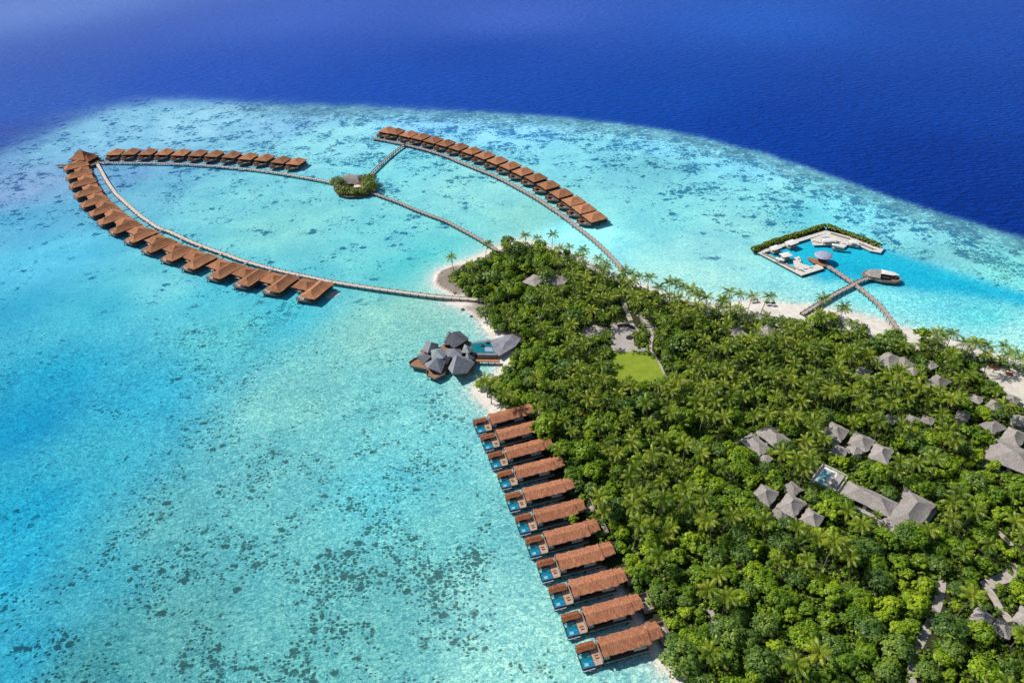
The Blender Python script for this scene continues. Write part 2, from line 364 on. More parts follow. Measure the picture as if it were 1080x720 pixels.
# colours of lagoon and deep sea; far-left glare and haze painted into the latter
LALB, DALB = [[[0.2087, 0.3753, 0.61], [0.0936, 0.3966, 0.6014], [0.1012, 0.5156, 0.71], [0.0401, 0.3709, 0.5571], [0.0649, 0.4735, 0.5994], [0.0194, 0.3542, 0.5396], [0.0093, 0.2915, 0.5065], [0.0395, 0.4125, 0.5791], [0.0449, 0.3949, 0.5152], [0.0163, 0.3691, 0.5573], [0.0219, 0.3932, 0.5787], [0.0281, 0.3366, 0.4895], [0.057, 0.391, 0.4796], [0.106, 0.414, 0.436], [0.1055, 0.3779, 0.3751], [0.063, 0.3144, 0.3343], [0.1496, 0.4993, 0.5076], [0.134, 0.4734, 0.4741], [0.2035, 0.5631, 0.5195], [0.244, 0.5952, 0.5208], [0.1702, 0.5569, 0.5412], [0.1117, 0.5229, 0.5758], [0.1755, 0.5925, 0.5943], [0.1514, 0.5203, 0.511], [0.2403, 0.6044, 0.5644], [0.1375, 0.463, 0.4443], [0.3019, 0.6858, 0.5983], [0.1288, 0.455, 0.4384], [0.2275, 0.5491, 0.4739], [0.1043, 0.517, 0.5542], [0.1554, 0.5786, 0.6376], [0.148, 0.457, 0.6061], [0.1592, 0.38, 0.6005], [0.189, 0.5852, 0.6378], [0.2182, 0.6226, 0.6014], [0.1739, 0.605, 0.6322], [0.0874, 0.5656, 0.5729], [0.2045, 0.6518, 0.6993], [0.2619, 0.6807, 0.6626], [0.2181, 0.596, 0.5572], [0.3399, 0.95, 0.95], [0.2147, 0.5138, 0.6999], [0.2929, 0.6182, 0.7637], [0.2218, 0.5148, 0.7196], [0.2726, 0.6928, 0.7557], [0.2594, 0.6498, 0.9214], [0.2594, 0.6886, 0.9214], [0.2123, 0.6424, 0.7242], [0.2089, 0.6551, 0.684], [0.1656, 0.5289, 0.6032], [0.2783, 0.671, 0.6724], [0.3982, 0.7813, 0.7013], [0.2377, 0.6961, 0.7199], [0.2377, 0.6965, 0.8483], [0.2462, 0.7958, 0.8471], [0.2293, 0.6687, 0.7418], [0.1922, 0.5729, 0.5959], [0.2052, 0.7225, 0.6794], [0.1363, 0.6166, 0.6767], [0.1058, 0.6429, 0.6709], [0.3453, 0.7745, 0.7225], [0.2615, 0.708, 0.695], [0.2242, 0.7711, 0.7687], [0.2464, 0.6546, 0.6518], [0.1385, 0.5839, 0.6598], [0.2594, 0.7288, 0.8844], [0.0831, 0.4956, 0.6001], [0.0737, 0.5034, 0.6053]], [[0.108, 0.2545, 0.7764], [0.0335, 0.1397, 0.67], [0.0388, 0.1446, 0.6585], [0.0004, 0.0791, 0.5098], [0.0071, 0.1256, 0.6459], [0.0003, 0.0839, 0.5133], [0.0194, 0.1298, 0.6036], [0.0049, 0.0999, 0.5981], [0.0015, 0.0872, 0.5498], [0.0003, 0.0774, 0.4808], [0.0003, 0.0566, 0.4111], [0.0003, 0.0651, 0.4261], [0.0003, 0.0436, 0.3412], [0.0003, 0.0387, 0.3053], [0.03, 0.105, 0.5]]]
CORAL = [(300,520,.6),(400,600,.75),(215,685,1.1),(480,592,1.2),(375,640,1.1),(350,560,.95),(280,620,.55),(270,470,.4),(420,450,.5),(100,520,.15),(150,620,.5),(110,680,.5),(450,690,.8),(360,470,.45),(430,510,.5),(250,560,.5),(350,400,.2),(100,300,.12),(300,240,.22),(400,250,.28),(550,240,.1),(600,170,.3),(750,200,.7),(900,200,.95),
 (1000,250,1.0),(820,170,1.05),(700,150,1.0),(450,125,1.1),(550,132,1.1),(620,142,1.0),(760,158,1.1),(300,130,.75),(380,125,.9),(150,120,.35),(1050,285,1.1),(960,235,1.15),(850,205,1.0),(850,230,.45),(780,290,.08),(900,310,.0),(560,650,.1),(540,560,.0),(485,425,.35),(860,265,0),(960,290,.0),(650,230,.08),(700,280,0),(30,450,.12),(420,350,.08),(480,340,.05),(800,300,.05),(1040,335,0)]
def idw(X, Y, pts, p=3.0):
    w_ = 0; acc = 0
    for a in pts:
        x, y = U(a[0], a[1]); q = 1/((X-x)**2+(Y-y)**2+60)**(p/2)
        v = np.asarray(a[2], float); w_ = w_+q; acc = acc+(q[:, None]*v if v.ndim else q*v)
    return acc/(w_[:, None] if np.ndim(acc) == 2 else w_)
def build_water():
    ys = [20.]
    while ys[-1] < 1500: ys.append(ys[-1]+max(3.0, ys[-1]*.0085))
    while ys[-1] < 14000: ys.append(ys[-1]*1.08)
    ys = [-3000, -1200, -400, -100, -30]+ys
    xs = list(np.arange(-900, 900, 4.0)); s = 8.; a = xs[-1]; b = xs[0]
    while a < 12000: s *= 1.15; a += s; b -= s; xs.append(a); xs.insert(0, b)
    X, Y = np.meshgrid(xs, ys); nx, ny = len(xs), len(ys); X = X.ravel(); Y = Y.ravel()
    lag = idw(X, Y, [(w_[0], w_[1], c) for w_, c in zip(WCOL, LALB)], 3.2)
    deep = idw(X, Y, [(w_[0], w_[1], c) for w_, c in zip(DCOL, DALB)], 2.5)
    cor = idw(X, Y, CORAL, 3.2)
    ds = dline(X, Y, SHORE, True); ds = np.where(inpoly(X, Y, SHORE), 0, ds)
    pale = lin((196, 232, 222))*.84; k = np.exp(-(ds/9.0)**1.2)[:, None]*.75
    lag = lag*(1-k)+pale*k
    k = np.exp(-(ds/2.2)**2)[:, None]*.7; lag = lag*(1-k)+lin((232, 228, 214))*.84*k
    cor = cor*np.clip(ds/20-.1, 0, 1)
    # dredged channel: clear blue water inside the lagoon club, running out to the right
    CH = UL([(801,266),(871,244),(905,254),(931,261),(950,268),(987,280),(1030,293),(1080,308),(1200,345),(1400,400),(1400,460),(1200,366),(1080,323),(1040,315),(1003,310),(975,308),(950,304),(930,301),(912,303),(900,297),(888,296),(872,298),(858,293),(846,289)])
    sgn = np.where(inpoly(X, Y, CH), 1, -1); dch = dline(X, Y, CH, True)*sgn
    kc = (1/(1+np.exp(-dch/2.0)))[:, None]; lag = lag*(1-kc)+lin((34, 186, 216))*.90*kc; cor = cor*(1-kc[:, 0])
    # deep mask: beyond the reef edge
    poly = REEF+[(6000, 300), (12000, 20000), (-12000, 20000), (-12000, 300)]
    out = inpoly(X, Y, poly); d = dline(X, Y, REEF)*np.where(out, 1, -1)
    soft = np.interp(X, [-450, -300, 0, 250], [45, 22, 8, 4])
    dm = 1/(1+np.exp(-(d-soft*.2)/(soft*.33)))
    rim_a = np.exp(-(np.maximum(-d, 0)/np.interp(X, [-300, 0, 300], [60, 55, 34]))**2)*np.clip((X+430)/220, 0, 1)
    V = np.c_[X, Y, np.zeros(len(X))]
    i = np.arange(nx-1)[None, :]+np.arange(ny-1)[:, None]*nx; i = i.ravel()
    Fq = np.c_[i, i+1, i+1+nx, i+nx]
    t = NT('sea_water')
    g = t.n('ShaderNodeNewGeometry'); pos = g.outputs['Position']
    def attr(nm, o='Color'):
        a = t.n('ShaderNodeAttribute'); a.attribute_name = nm; return a.outputs[o]
    def mp(vec, sc):
        m = t.n('ShaderNodeMapping'); m.inputs['Scale'].default_value = sc; t.l(vec, m.inputs[0]); return m.outputs[0]
    lagc, deepc, co, dmask = attr('lagoon'), attr('deep'), attr('coral', 'Fac'), attr('deepmask', 'Fac')
    sepx = t.n('ShaderNodeSeparateXYZ'); t.l(pos, sepx.inputs[0])
    rimsel = t.math('DIVIDE', t.math('SUBTRACT', sepx.outputs[1], 300.0), 60.0, True)
    # seabed variation
    n1 = t.noise(pos, .035, 5, .6, .6)
    c = t.mix(t.ramp(n1, [(.35, 0), (.7, 1)]), t.mix(1, lagc, (.80, .88, .93), 'MULTIPLY'), t.mix(1, lagc, (1.18, 1.08, 1.04), 'MULTIPLY'))
    cbase = c
    # mottling: caustic light ripples painted into the water colour
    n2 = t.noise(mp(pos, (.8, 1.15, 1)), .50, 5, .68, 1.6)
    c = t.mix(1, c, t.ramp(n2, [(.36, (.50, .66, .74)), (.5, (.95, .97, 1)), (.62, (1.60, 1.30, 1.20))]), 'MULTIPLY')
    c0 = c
    n3 = t.noise(pos, 1.15, 3, .7, 1.0)  # finer bright ridges of the same painted ripple light
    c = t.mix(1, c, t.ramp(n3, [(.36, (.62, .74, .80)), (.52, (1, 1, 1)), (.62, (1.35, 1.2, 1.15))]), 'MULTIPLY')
    c = t.mix(t.math('MULTIPLY', rimsel, .6), c, cbase)
    # coral heads: separate lumps that gather in clusters, larger ones on the outer reef
    clus = t.noise(pos, .040, 4, .62, .6)
    dens = t.math('MULTIPLY', t.math('ADD', t.math('MULTIPLY', t.math('SUBTRACT', clus, .47), 6.5), .25, ), co, True)
    wobv = t.n('ShaderNodeTexNoise'); wobv.inputs['Scale'].default_value = .5; wobv.inputs['Detail'].default_value = 3; t.l(pos, wobv.inputs['Vector'])
    def heads(scale, radius, wamp, gain, seed):
        vm = t.n('ShaderNodeVectorMath', operation='MULTIPLY_ADD'); t.l(wobv.outputs['Color'], vm.inputs[0]); vm.inputs[1].default_value = (wamp, wamp, 0); t.l(pos, vm.inputs[2])
        vo = t.n('ShaderNodeTexVoronoi', voronoi_dimensions='2D'); vo.inputs['Scale'].default_value = scale; t.l(mp(vm.outputs[0], (.8, 1.1, 1)), vo.inputs['Vector'])
        sp = t.n('ShaderNodeSeparateColor'); t.l(vo.outputs['Color'], sp.inputs[0])
        on = t.math('MULTIPLY', t.math('SUBTRACT', t.math('MULTIPLY', dens, gain), sp.outputs[0]), 9.0, True)
        rad = t.math('ADD', radius*.45, t.math('MULTIPLY', sp.outputs[1], radius*.75))
        return t.math('MULTIPLY', on, t.math('MULTIPLY', t.math('SUBTRACT', rad, vo.outputs['Distance']), 9.0, True))
    h1 = heads(.80, .52, 1.5, 1.0, 0); h2 = heads(.36, .50, 3.2, .50, 1); h3 = heads(.19, .55, 7.0, .90, 2)
    cm = t.math('MAXIMUM', t.math('MAXIMUM', h1, h2), t.math('MULTIPLY', h3, rimsel))
    cm = t.math('MULTIPLY', cm, .93)
    dark = t.mix(t.noise(pos, .9, 3, .7), t.mix(1, lagc, (.05, .12, .17), 'MULTIPLY'), t.mix(1, lagc, (.44, .34, .32), 'MULTIPLY'))
    darkf = t.mix(1, lagc, (.08, .25, .42), 'MULTIPLY')
    c = t.mix(cm, c, t.mix(rimsel, dark, darkf))
    # grey-violet rubble flat just inside the drop-off, and a thin clear rim
    rim = attr('rim', 'Fac')
    rn = t.noise(mp(pos, (1, 1.2, 1)), .16, 6, .75, .4)
    rm = t.math('MULTIPLY', t.math('SUBTRACT', t.math('ADD', rn, t.math('MULTIPLY', rim, .35)), .72), 9.0, True)
    c = t.mix(t.math('MULTIPLY', rm, .72), c, t.mix(rn, (.02, .15, .23), (.15, .29, .36)))
    # irregular drop-off
    wob = t.math('MULTIPLY', t.math('SUBTRACT', t.noise(pos, .02, 5, .65, .3), .5), 1.1)
    dmm = t.math('ADD', dmask, t.math('MULTIPLY', wob, t.math('MULTIPLY', t.math('SUBTRACT', 1.0, dmask), t.math('MULTIPLY', dmask, 4.0))), True)
    c = t.mix(dmm, c, deepc)
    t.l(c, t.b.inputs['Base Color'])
    # waves
    w1 = t.noise(mp(pos, (.5, 1.5, 1)), .22, 4, .62, .6)
    w2 = t.noise(mp(pos, (.8, 1.2, 1)), .55, 3, .6, .3)
    hgt = t.math('ADD', t.math('MULTIPLY', w1, t.math('ADD', .35, t.math('MULTIPLY', dmm, 3.2))), t.math('MULTIPLY', w2, .25))
    t.bump(hgt, 1.0, 1.7)
    t.b.inputs['Roughness'].default_value = .14; t.b.inputs['IOR'].default_value = 1.10
    t.l(t.math('ADD', .035, t.math('MULTIPLY', dmm, .02)), t.b.inputs['Specular IOR Level'])
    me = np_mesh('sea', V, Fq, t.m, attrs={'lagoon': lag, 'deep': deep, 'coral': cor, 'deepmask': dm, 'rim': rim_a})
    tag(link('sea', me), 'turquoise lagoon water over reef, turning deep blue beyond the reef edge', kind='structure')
ALB = .84
build_water()

# ------------------------------------------------------------ clearings, paths, lawn (pixel outlines on the ground)
PLAZA = [(644,341),(654,336.5),(666,339),(677,349),(672,352),(667,348),(669,364.5),(684.5,367.8),(684,370),(656.7,371),(644.4,369.5)]
LAWN = [(645,370.5),(689,371),(695,381),(702,394),(703,403),(650,403),(644,392)]
PATHS = [([(657,318),(661,328),(665,338)],3.0),([(672,332),(681,339),(688,350),(687,360),(686,368)],1.8),([(686,368),(695,382),(702,397)],1.2),
         ([(994,610),(990,632),(984,652),(973,672),(964,692),(962,712),(958,735)],3.2),([(1036,612),(1046,626),(1054,640),(1066,655)],3.0),([(1072,595),(1066,606),(1050,612),(1042,616)],4.5),
         ([(616,352),(628,346),(640,347)],3.0),([(747,640),(752,650),(754,664)],2.2),([(1052,560),(1068,575)],2.5)]
SANDY = [[(1030,388),(1042,384),(1056,386),(1090,392),(1100,440),(1070,425),(1058,410),(1044,400)],
         [(553,292),(566,288),(600,292),(602,300),(588,312),(560,306)],
         [(672,328),(692,330),(692,345),(688,358),(682,350),(676,338)],
         [(612,347),(628,342),(640,350),(616,360)],[(774,342),(784,342),(784,356),(772,354)],[(792,345),(822,338),(828,350),(816,360),(792,356)],
         [(455,288),(470,281),(492,277),(500,283),(486,292),(480,306),(470,312),(455,305)]]
YARDS = []      # paved yards added by the houses
FLOOR_Z = 1.0
def ground_z(X, Y):
    d = dline(X, Y, SHORE, True); ins = inpoly(X, Y, SHORE)
    return np.where(ins, np.minimum(FLOOR_Z, d*.16-.02), np.maximum(-2.0, -d*.16-.02))
def strip(pts, wd):
    P = np.array(pts); T = np.gradient(P, axis=0); T /= np.linalg.norm(T, axis=1)[:, None]; Nn = np.c_[-T[:, 1], T[:, 0]]
    return P+Nn*wd/2, P-Nn*wd/2
def build_ground():
    t = NT('island_ground'); a = t.n('ShaderNodeAttribute'); a.attribute_name = 'tone'
    g = t.n('ShaderNodeNewGeometry'); n = t.noise(g.outputs['Position'], .5, 6, .7); n2 = t.noise(g.outputs['Position'], .09, 4, .6)
    c = t.mix(1, a.outputs['Color'], t.ramp(n, [(.25, .72), (.7, 1.12)]), 'MULTIPLY')
    c = t.mix(1, c, t.ramp(n2, [(.3, (.82, .80, .78)), (.6, 1.0)]), 'MULTIPLY')
    t.l(c, t.b.inputs['Base Color']); t.b.inputs['Roughness'].default_value = .95; t.b.inputs['Specular IOR Level'].default_value = .1
    t.bump(n, .5, .3)
    xs = np.arange(-60, 560, 1.6); ys = np.arange(-10, 430, 1.6); X, Y = np.meshgrid(xs, ys); nx, ny = len(xs), len(ys); X = X.ravel(); Y = Y.ravel()
    Z = ground_z(X, Y)
    ds = dline(X, Y, SHORE, True)
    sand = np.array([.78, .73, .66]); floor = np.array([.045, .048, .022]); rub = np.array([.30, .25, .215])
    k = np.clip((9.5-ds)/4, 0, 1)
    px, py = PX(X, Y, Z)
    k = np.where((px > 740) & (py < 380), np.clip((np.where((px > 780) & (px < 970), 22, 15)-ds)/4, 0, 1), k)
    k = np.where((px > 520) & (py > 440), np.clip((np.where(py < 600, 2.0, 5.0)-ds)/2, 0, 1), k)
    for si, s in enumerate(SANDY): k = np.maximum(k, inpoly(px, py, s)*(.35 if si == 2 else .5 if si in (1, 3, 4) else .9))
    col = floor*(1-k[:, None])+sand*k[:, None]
    # rubble spit at the western tip
    q = np.clip(1-((px-472)/32)**2-((py-296)/20)**2, 0, 1)*np.clip(ds/2-.8, 0, 1); q = np.minimum(q*2.5, 1)[:, None]
    col = col*(1-q)+rub*q
    q = (np.clip(1-((px-500)/22)**2-((py-330)/10)**2, 0, 1)*1.2).clip(0, .8)[:, None]*np.clip(ds/1.5, 0, 1)[:, None]
    col = col*(1-q)+rub*1.2*q
    keep = Z.reshape(ny, nx); i = (np.arange(nx-1)[None, :]+np.arange(ny-1)[:, None]*nx)
    m = np.maximum.reduce([keep[:-1, :-1], keep[1:, :-1], keep[:-1, 1:], keep[1:, 1:]]) > -.9
    i = i[m]; Fq = np.c_[i, i+1, i+1+nx, i+nx]
    used = np.unique(Fq); mapv = np.zeros(nx*ny, int); mapv[used] = np.arange(len(used))
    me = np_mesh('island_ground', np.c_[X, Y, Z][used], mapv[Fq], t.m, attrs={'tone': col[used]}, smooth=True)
    tag(link('island_ground', me), 'low sandy island with dark forest floor and pale beaches', kind='structure')
build_ground()
b = MB(); b.prism(UL(PLAZA, 1.05), 1.0, 1.06); tag(b.obj('plaza', M['stone']), 'pale paved plaza beside the lawn', kind='structure')
t = NT('lawn_grass'); v = t.coord(); n = t.noise(v, .25, 5, .7); n2 = t.noise(v, 2.5, 3, .7)
t.l(t.mix(t.math('MULTIPLY', n2, .3), t.ramp(n, [(.3, (.14, .22, .008)), (.7, (.26, .34, .012))]), (.30, .36, .03)), t.b.inputs['Base Color']); t.b.inputs['Roughness'].default_value = .9
b = MB(); b.prism(UL(LAWN, 1.04), .99, 1.045); tag(b.obj('lawn', t.m), 'bright green mown lawn below the plaza', kind='structure')
sandm = simple('path_sand', (.36, .31, .27), (.52, .46, .41), .7, .95)
for pts, wd in PATHS:
    W = resample(smooth(UL(pts, 1.05)), 2.0); l, r_ = strip(W, wd*.85+rng.uniform(-.25, .25, (len(W), 1))); n = len(W)
    b = MB(); b.add([(x, y, 1.052) for x, y in l]+[(x, y, 1.052) for x, y in r_], [(i, i+n, i+n+1, i+1) for i in range(n-1)])
    tag(b.obj('path', sandm), 'pale sand path winding through the trees', kind='structure')
b = MB(); pts = UL([(343,311),(347,308.5),(352,307),(358,306.5),(359,309.5),(354,313),(348,315),(344,314)]); cx = sum(p[0] for p in pts)/8; cy = sum(p[1] for p in pts)/8
b.add([(x, y, -.05) for x, y in pts]+[(cx+(x-cx)*.6, cy+(y-cy)*.6, .22) for x, y in pts], [(i, (i+1) % 8, (i+1) % 8+8, i+8) for i in range(8)]+[tuple(range(8, 16))])
o = b.obj('sandbank', simple('sandbank_sand', (.55, .47, .40), (.7, .62, .54), .8, .95)); tag(o, 'small pale sandbank at the inner end of the long villa row', kind='structure')

# ------------------------------------------------------------ jetties
def jetty(px, wd, z, mat, label, step=5.0, rail=True, smooth_n=6, zpile=-1.5):
    W = resample(smooth(UL(px, z), smooth_n), 2.5)
    ox, oy = W[0]; W0 = W-np.array([ox, oy])
    root = empty('jetty', (ox, oy, 0), 0, label, 'jetty')
    l, r_ = strip(W0, wd); n = len(W0)
    def ribbon(l, r_, z0, z1):
        vs = [(x, y, z1) for x, y in l]+[(x, y, z1) for x, y in r_]+[(x, y, z0) for x, y in l]+[(x, y, z0) for x, y in r_]; fs = []
        for i in range(n-1):
            fs += [(i, n+i, n+i+1, i+1), (2*n+i, 2*n+i+1, 3*n+i+1, 3*n+i), (i, i+1, 2*n+i+1, 2*n+i), (n+i, 3*n+i, 3*n+i+1, n+i+1)]
        fs += [(0, 2*n, 3*n, n), (n-1, 2*n-1, 4*n-1, 3*n-1)]
        return MB().add(vs, fs)
    ribbon(l, r_, z-.35, z).obj('walkway', mat, root)
    for sgn in (1, -1):
        a, c = strip(W0, sgn*wd-.0); a2, _ = strip(W0, sgn*(wd-.36))
        ribbon(a, a2, z+.003, z+.28).obj('kerb_board', M['trim'], root)
    mid, _ = strip(W0, .22); mid2, _ = strip(W0, -.22)
    Wp = resample(W, step)[:100]; T = np.gradient(Wp, axis=0)
    m = MB()
    for s_ in (1, -1): m.cyl(0, s_*(wd/2-.1), zpile, z+.75, .19, n=6)
    m.box(-.12, .12, -wd/2-.15, wd/2+.15, z-.62, z-.353)
    me = m.mesh('pile_bent', M['darkwood'])
    for p, tt in zip(Wp, T):
        link('pile_bent', me, root, (p[0]-ox, p[1]-oy, 0), math.atan2(tt[1], tt[0]))
    return W
J_LEFT = jetty([(102,172),(106.5,180),(112,190),(121,203),(127,209),(146,226),(156,233),(167,240.3),(178,244),(200,254.3),(222,262.7),(240,269),(252,273.5),(276,280.5),(302,287),(328,292.3),(350,297),(375,301),(400,304.7),(450,311.3),(480,314),(512,316.5)],
      2.9, 2.0, M['jetty_white'], 'long curved pale jetty running from the shore to the far left corner villa', 5.0)
J_TOP = jetty([(96,171.5),(130,171.5),(160,172),(190,172.8),(220,174.6),(245,176.8),(270,179.2),(300,183.5),(330,188.6),(345,191.5),(353,193.5)], 2.5, 2.0, M['jetty_white'], 'curved jetty in front of the upper row of twelve villas', 4.5)
J_MID = jetty([(392,203),(407,208.5),(422,214),(438,221),(455,227.5),(470,233),(490,243.5),(507,253),(526,265)], 2.3, 2.0, M['jetty'], 'jetty from the garden islet down to the island beach', 4.0)
J_CROSS = jetty([(384,190),(391,183.3),(401,173.5),(411,164.3),(421,156.5),(431,149.8)], 2.3, 2.0, M['jetty'], 'short straight jetty between the garden islet and the far right villas', 4.0)
J_RIGHT = jetty([(393,145.8),(410,148.8),(427,152.5),(452,158.7),(474,166),(480,168.8),(500,176.8),(518,184),(531,190),(547,198.5),(564,208),(580,218.3),(595,228.5),(609,239.5),(622,249.5),(634,260),(645,271),(657,285)], 2.7, 2.0, M['jetty'], 'curved jetty beside the far right row of villas, ending in palms', 4.2)
J_M1 = jetty([(873,280.5),(887,289.5),(901,299.5),(914,309.5),(926,320),(936,332),(945,345),(953,354)], 2.6, 2.0, M['jetty'], 'jetty from the round umbrella deck down to the north beach', 4.0)
J_M2 = jetty([(900,300),(886,307),(872,315),(858,323.5),(846,331)], 2.6, 2.01, M['jetty'], 'diagonal side jetty leading left from the crossing to the beach', 4.0)
J_M3 = jetty([(902,298.5),(907,296),(913,294),(920,293.3)], 2.6, 2.01, M['jetty'], 'short jetty from the crossing to the boat-shaped pavilion', 3.0)

# ------------------------------------------------------------ villas standing over the lagoon: long left row
ORD = ['first','second','third','fourth','fifth','sixth','seventh','eighth','ninth','tenth','eleventh','twelfth','thirteenth','fourteenth','fifteenth','sixteenth','seventeenth','eighteenth','nineteenth']
def stilts(root, spots, z1, r=.16, z0=-1.2):
    me = MB().cyl(0, 0, z0, z1, r, n=6).mesh('stilt', M['darkwood'])
    for x, y in spots: link('stilt', me, root, (x, y, 0))
def left_villa():
    # x = outward from jetty, y = along the row away from the shore; origin at the jetty side corner of the main roof
    r_ = empty('water_villa', (0, 0, 0)); FLIP[0] = True
    MB().hip(0, 19, -.6, 10.3, 4.6, 7.3, ridge=11, th=.35, off=(-.5, 0), jag=.3).obj('roof', M['roof_far'], r_)
    MB().hip(.3, 11.6, 10.9, 22.4, 4.0, 6.0, ridge=4.5, th=.3, jag=.25).obj('side_roof', M['roof_far'], r_)
    MB().box(.8, 15.5, .8, 8.6, 2.31, 4.45).obj('wall', M['wall_dark'], r_)
    MB().box(1.4, 9.5, 11.8, 20.0, 2.31, 3.75).obj('side_wall', M['wall_dark'], r_)
    MB().prism([(-1, .2), (17.5, .2), (19.5, 3), (20.3, 12.2), (18.6, 14.2), (12.5, 14.5), (11.5, 20.6), (-1, 20.6)], 1.95, 2.3).obj('deck', M['dark_deck'], r_)
    MB().box(15.51, 15.6, 1.4, 8, 2.4, 4.2).obj('glass_front', M['glass'], r_)
    p = MB().box(12.2, 18.2, 9.6, 13.0, 2.303, 2.75).obj('plunge_pool', M['trim'], r_); MB().box(12.5, 17.9, 9.9, 12.7, 2.753, 2.79).obj('pool_water', M['pool_teal'], p)
    MB().prism([(16.4, 3.6), (18.8, 6.0), (18.4, 10.8), (17.0, 10.8), (16.4, 6.0)], 2.303, 2.55).obj('sun_deck', M['white'], r_)
    MB().box(10.8, 12.0, 15.0, 17.4, 2.303, 2.8).obj('daybed', M['cloth'], r_)
    m = MB(); m.box(-7.5, -1, 4.2, 5.6, 1.97, 2.1); m.obj('gangway', M['jetty'], r_)
    m = MB(); m.bar((19.2, 11.0, 2.0), (21.2, 11.8, -.6), 1.0, .15); m.obj('sea_steps', M['darkwood'], r_)
    FLIP[0] = False
    stilts(r_, [(x, -y) for x in (.5, 9, 17) for y in (1, 8, 13)]+[(1, -19.6), (10.5, -19.6)], 1.95, .2)
    return r_
tips = [(67.5,178.3),(70,187.5),(73.3,196.7),(78.3,206.7),(84.2,217),(93.3,226),(102.5,235),(115,244.8),(131,255),(149.5,265),(169.7,274.5),(191.7,283.3),(218.3,293.3),(246.7,301.7),(277.5,308.8),(313.3,316)]
proto = left_villa(); index_kids(proto)
for i, (a, c) in enumerate(tips[::-1]):
    o = proto if i == 0 else copy_tree(proto)
    T = U(a, c, 2.0); k = np.argmin(np.hypot(*(J_LEFT-T).T)); k = min(max(k, 3), len(J_LEFT)-4)
    tg = J_LEFT[k+3]-J_LEFT[k-3]; tg /= np.linalg.norm(tg); nrm = np.array([tg[1], -tg[0]])   # J_LEFT runs towards the shore
    if (T-J_LEFT[k])@nrm < 0: nrm = -nrm
    al = -tg
    # local (19.5, 12.6) sits at the tip; frame x = nrm, y = al (right handed check)
    org = T-nrm*19.3-al*12.4
    o.location = (org[0], org[1], 0); o.rotation_euler = (0, 0, math.atan2(nrm[1], nrm[0]))
    tag(o, f'{ORD[i]} water villa counted from the shore in the long left row, brown double roof', 'water villa', 'brown-roofed villas in the long left row')

# villas of the two far rows
def far_villa():
    # x = away from jetty, y = along row; roof 13 x 13, jetty side eave at x = 0
    r_ = empty('water_villa', (0, 0, 0))
    MB().hip(0, 13.2, -6.5, 6.5, 4.7, 6.9, ridge=5.0, th=.35, off=(1.5, 0), jag=.12).obj('roof', M['roof_far'], r_)
    MB().box(1.0, 11.6, -5.4, 5.4, 2.31, 4.5).obj('wall', M['wall_dark'], r_)
    MB().prism([(13.5, -6), (13.5, 6), (2, 6.4), (-4.5, 4.6), (-6.0, 2.4), (-4.5, -2.0), (0, -5.8)], 1.95, 2.3).obj('deck', M['dark_deck'], r_)
    m = MB()
    for p, q in (((-4.5, 4.6), (-6, 2.4)), ((-6, 2.4), (-4.5, -2)), ((-4.5, -2), (0, -5.8)), ((-4.5, 4.6), (2, 6.4))):
        m.bar((*p, 2.75), (*q, 2.75), .18, .9)
    m.obj('parapet', M['trim'], r_)
    MB().hip(-4.2, -1.0, 1.2, 4.2, 3.5, 4.6, ridge=.6, th=.2, n=3).obj('entry_roof', M['roof_small'], r_)
    MB().box(-3.6, -1.6, 1.8, 3.6, 2.31, 3.3).obj('entry_wall', M['trim'], r_)
    MB().box(-2.6, -1.2, -2.6, -1.0, 2.31, 2.7).obj('daybed', M['trim'], r_)
    MB().box(.92, .99, -4.4, 4.4, 2.4, 4.1).obj('glass_front', M['glass'], r_)
    MB().box(12.2, 15.5, -3.2, 3.2, 2.303, 2.5).obj('sun_deck', M['darkwood'], r_)
    MB().box(-11.5, -5.0, 2.0, 3.2, 1.97, 2.1).obj('gangway', M['jetty'], r_)
    stilts(r_, [(x, y) for x in (-3.5, 2, 7.5, 13) for y in (-4.6, 4.6) if not (x < 0 and y < 0)], 1.95, .2)
    return r_
toppts = [(110.6,163.9),(127.2,163.3),(145,163.3),(162.8,163.3),(180,163.9),(197.8,164.4),(215,165),(233.3,165.9),(250.6,167.6),(267.8,168.9),(285,171.1),(301.1,172.8)]
rightpts = [(410,140.8),(418.5,142.3),(432,145.2),(444.5,148),(457.5,151.5),(470.5,155),(484,159),(497.5,163.3),(510.5,168.2),(523.5,173.8),(537,179.4),(550,185.8),(563,192.3),(575.5,200.3),(589,209.2),(601.5,217.7),(612,225.8),(623.3,234.8)]
proto2 = far_villa(); index_kids(proto2); first = True
for row, pts, J in (('top', toppts, J_TOP), ('right', rightpts, J_RIGHT)):
    G = [U(a, c, 4.7) for a, c in pts]
    for i, T in enumerate(G):
        tg = G[min(i+1, len(G)-1)]-G[max(i-1, 0)]; tg /= np.linalg.norm(tg)
        nrm = np.array([-tg[1], tg[0]])
        if row == 'top': cen = T+tg*6.4
        else: cen = T-tg*6.6
        o = proto2 if first else copy_tree(proto2); first = False
        o.location = (cen[0], cen[1], 0); o.rotation_euler = (0, 0, math.atan2(nrm[1], nrm[0]))
        if row == 'top': lab = f'{ORD[i]} villa from the left in the upper row of twelve, brown hipped roof'
        else: lab = f'{ORD[i]} villa from the far left end of the curved right row, brown roof'
        tag(o, lab, 'water villa', 'brown-roofed villas in the upper row' if row == 'top' else 'brown-roofed villas in the curved right row')
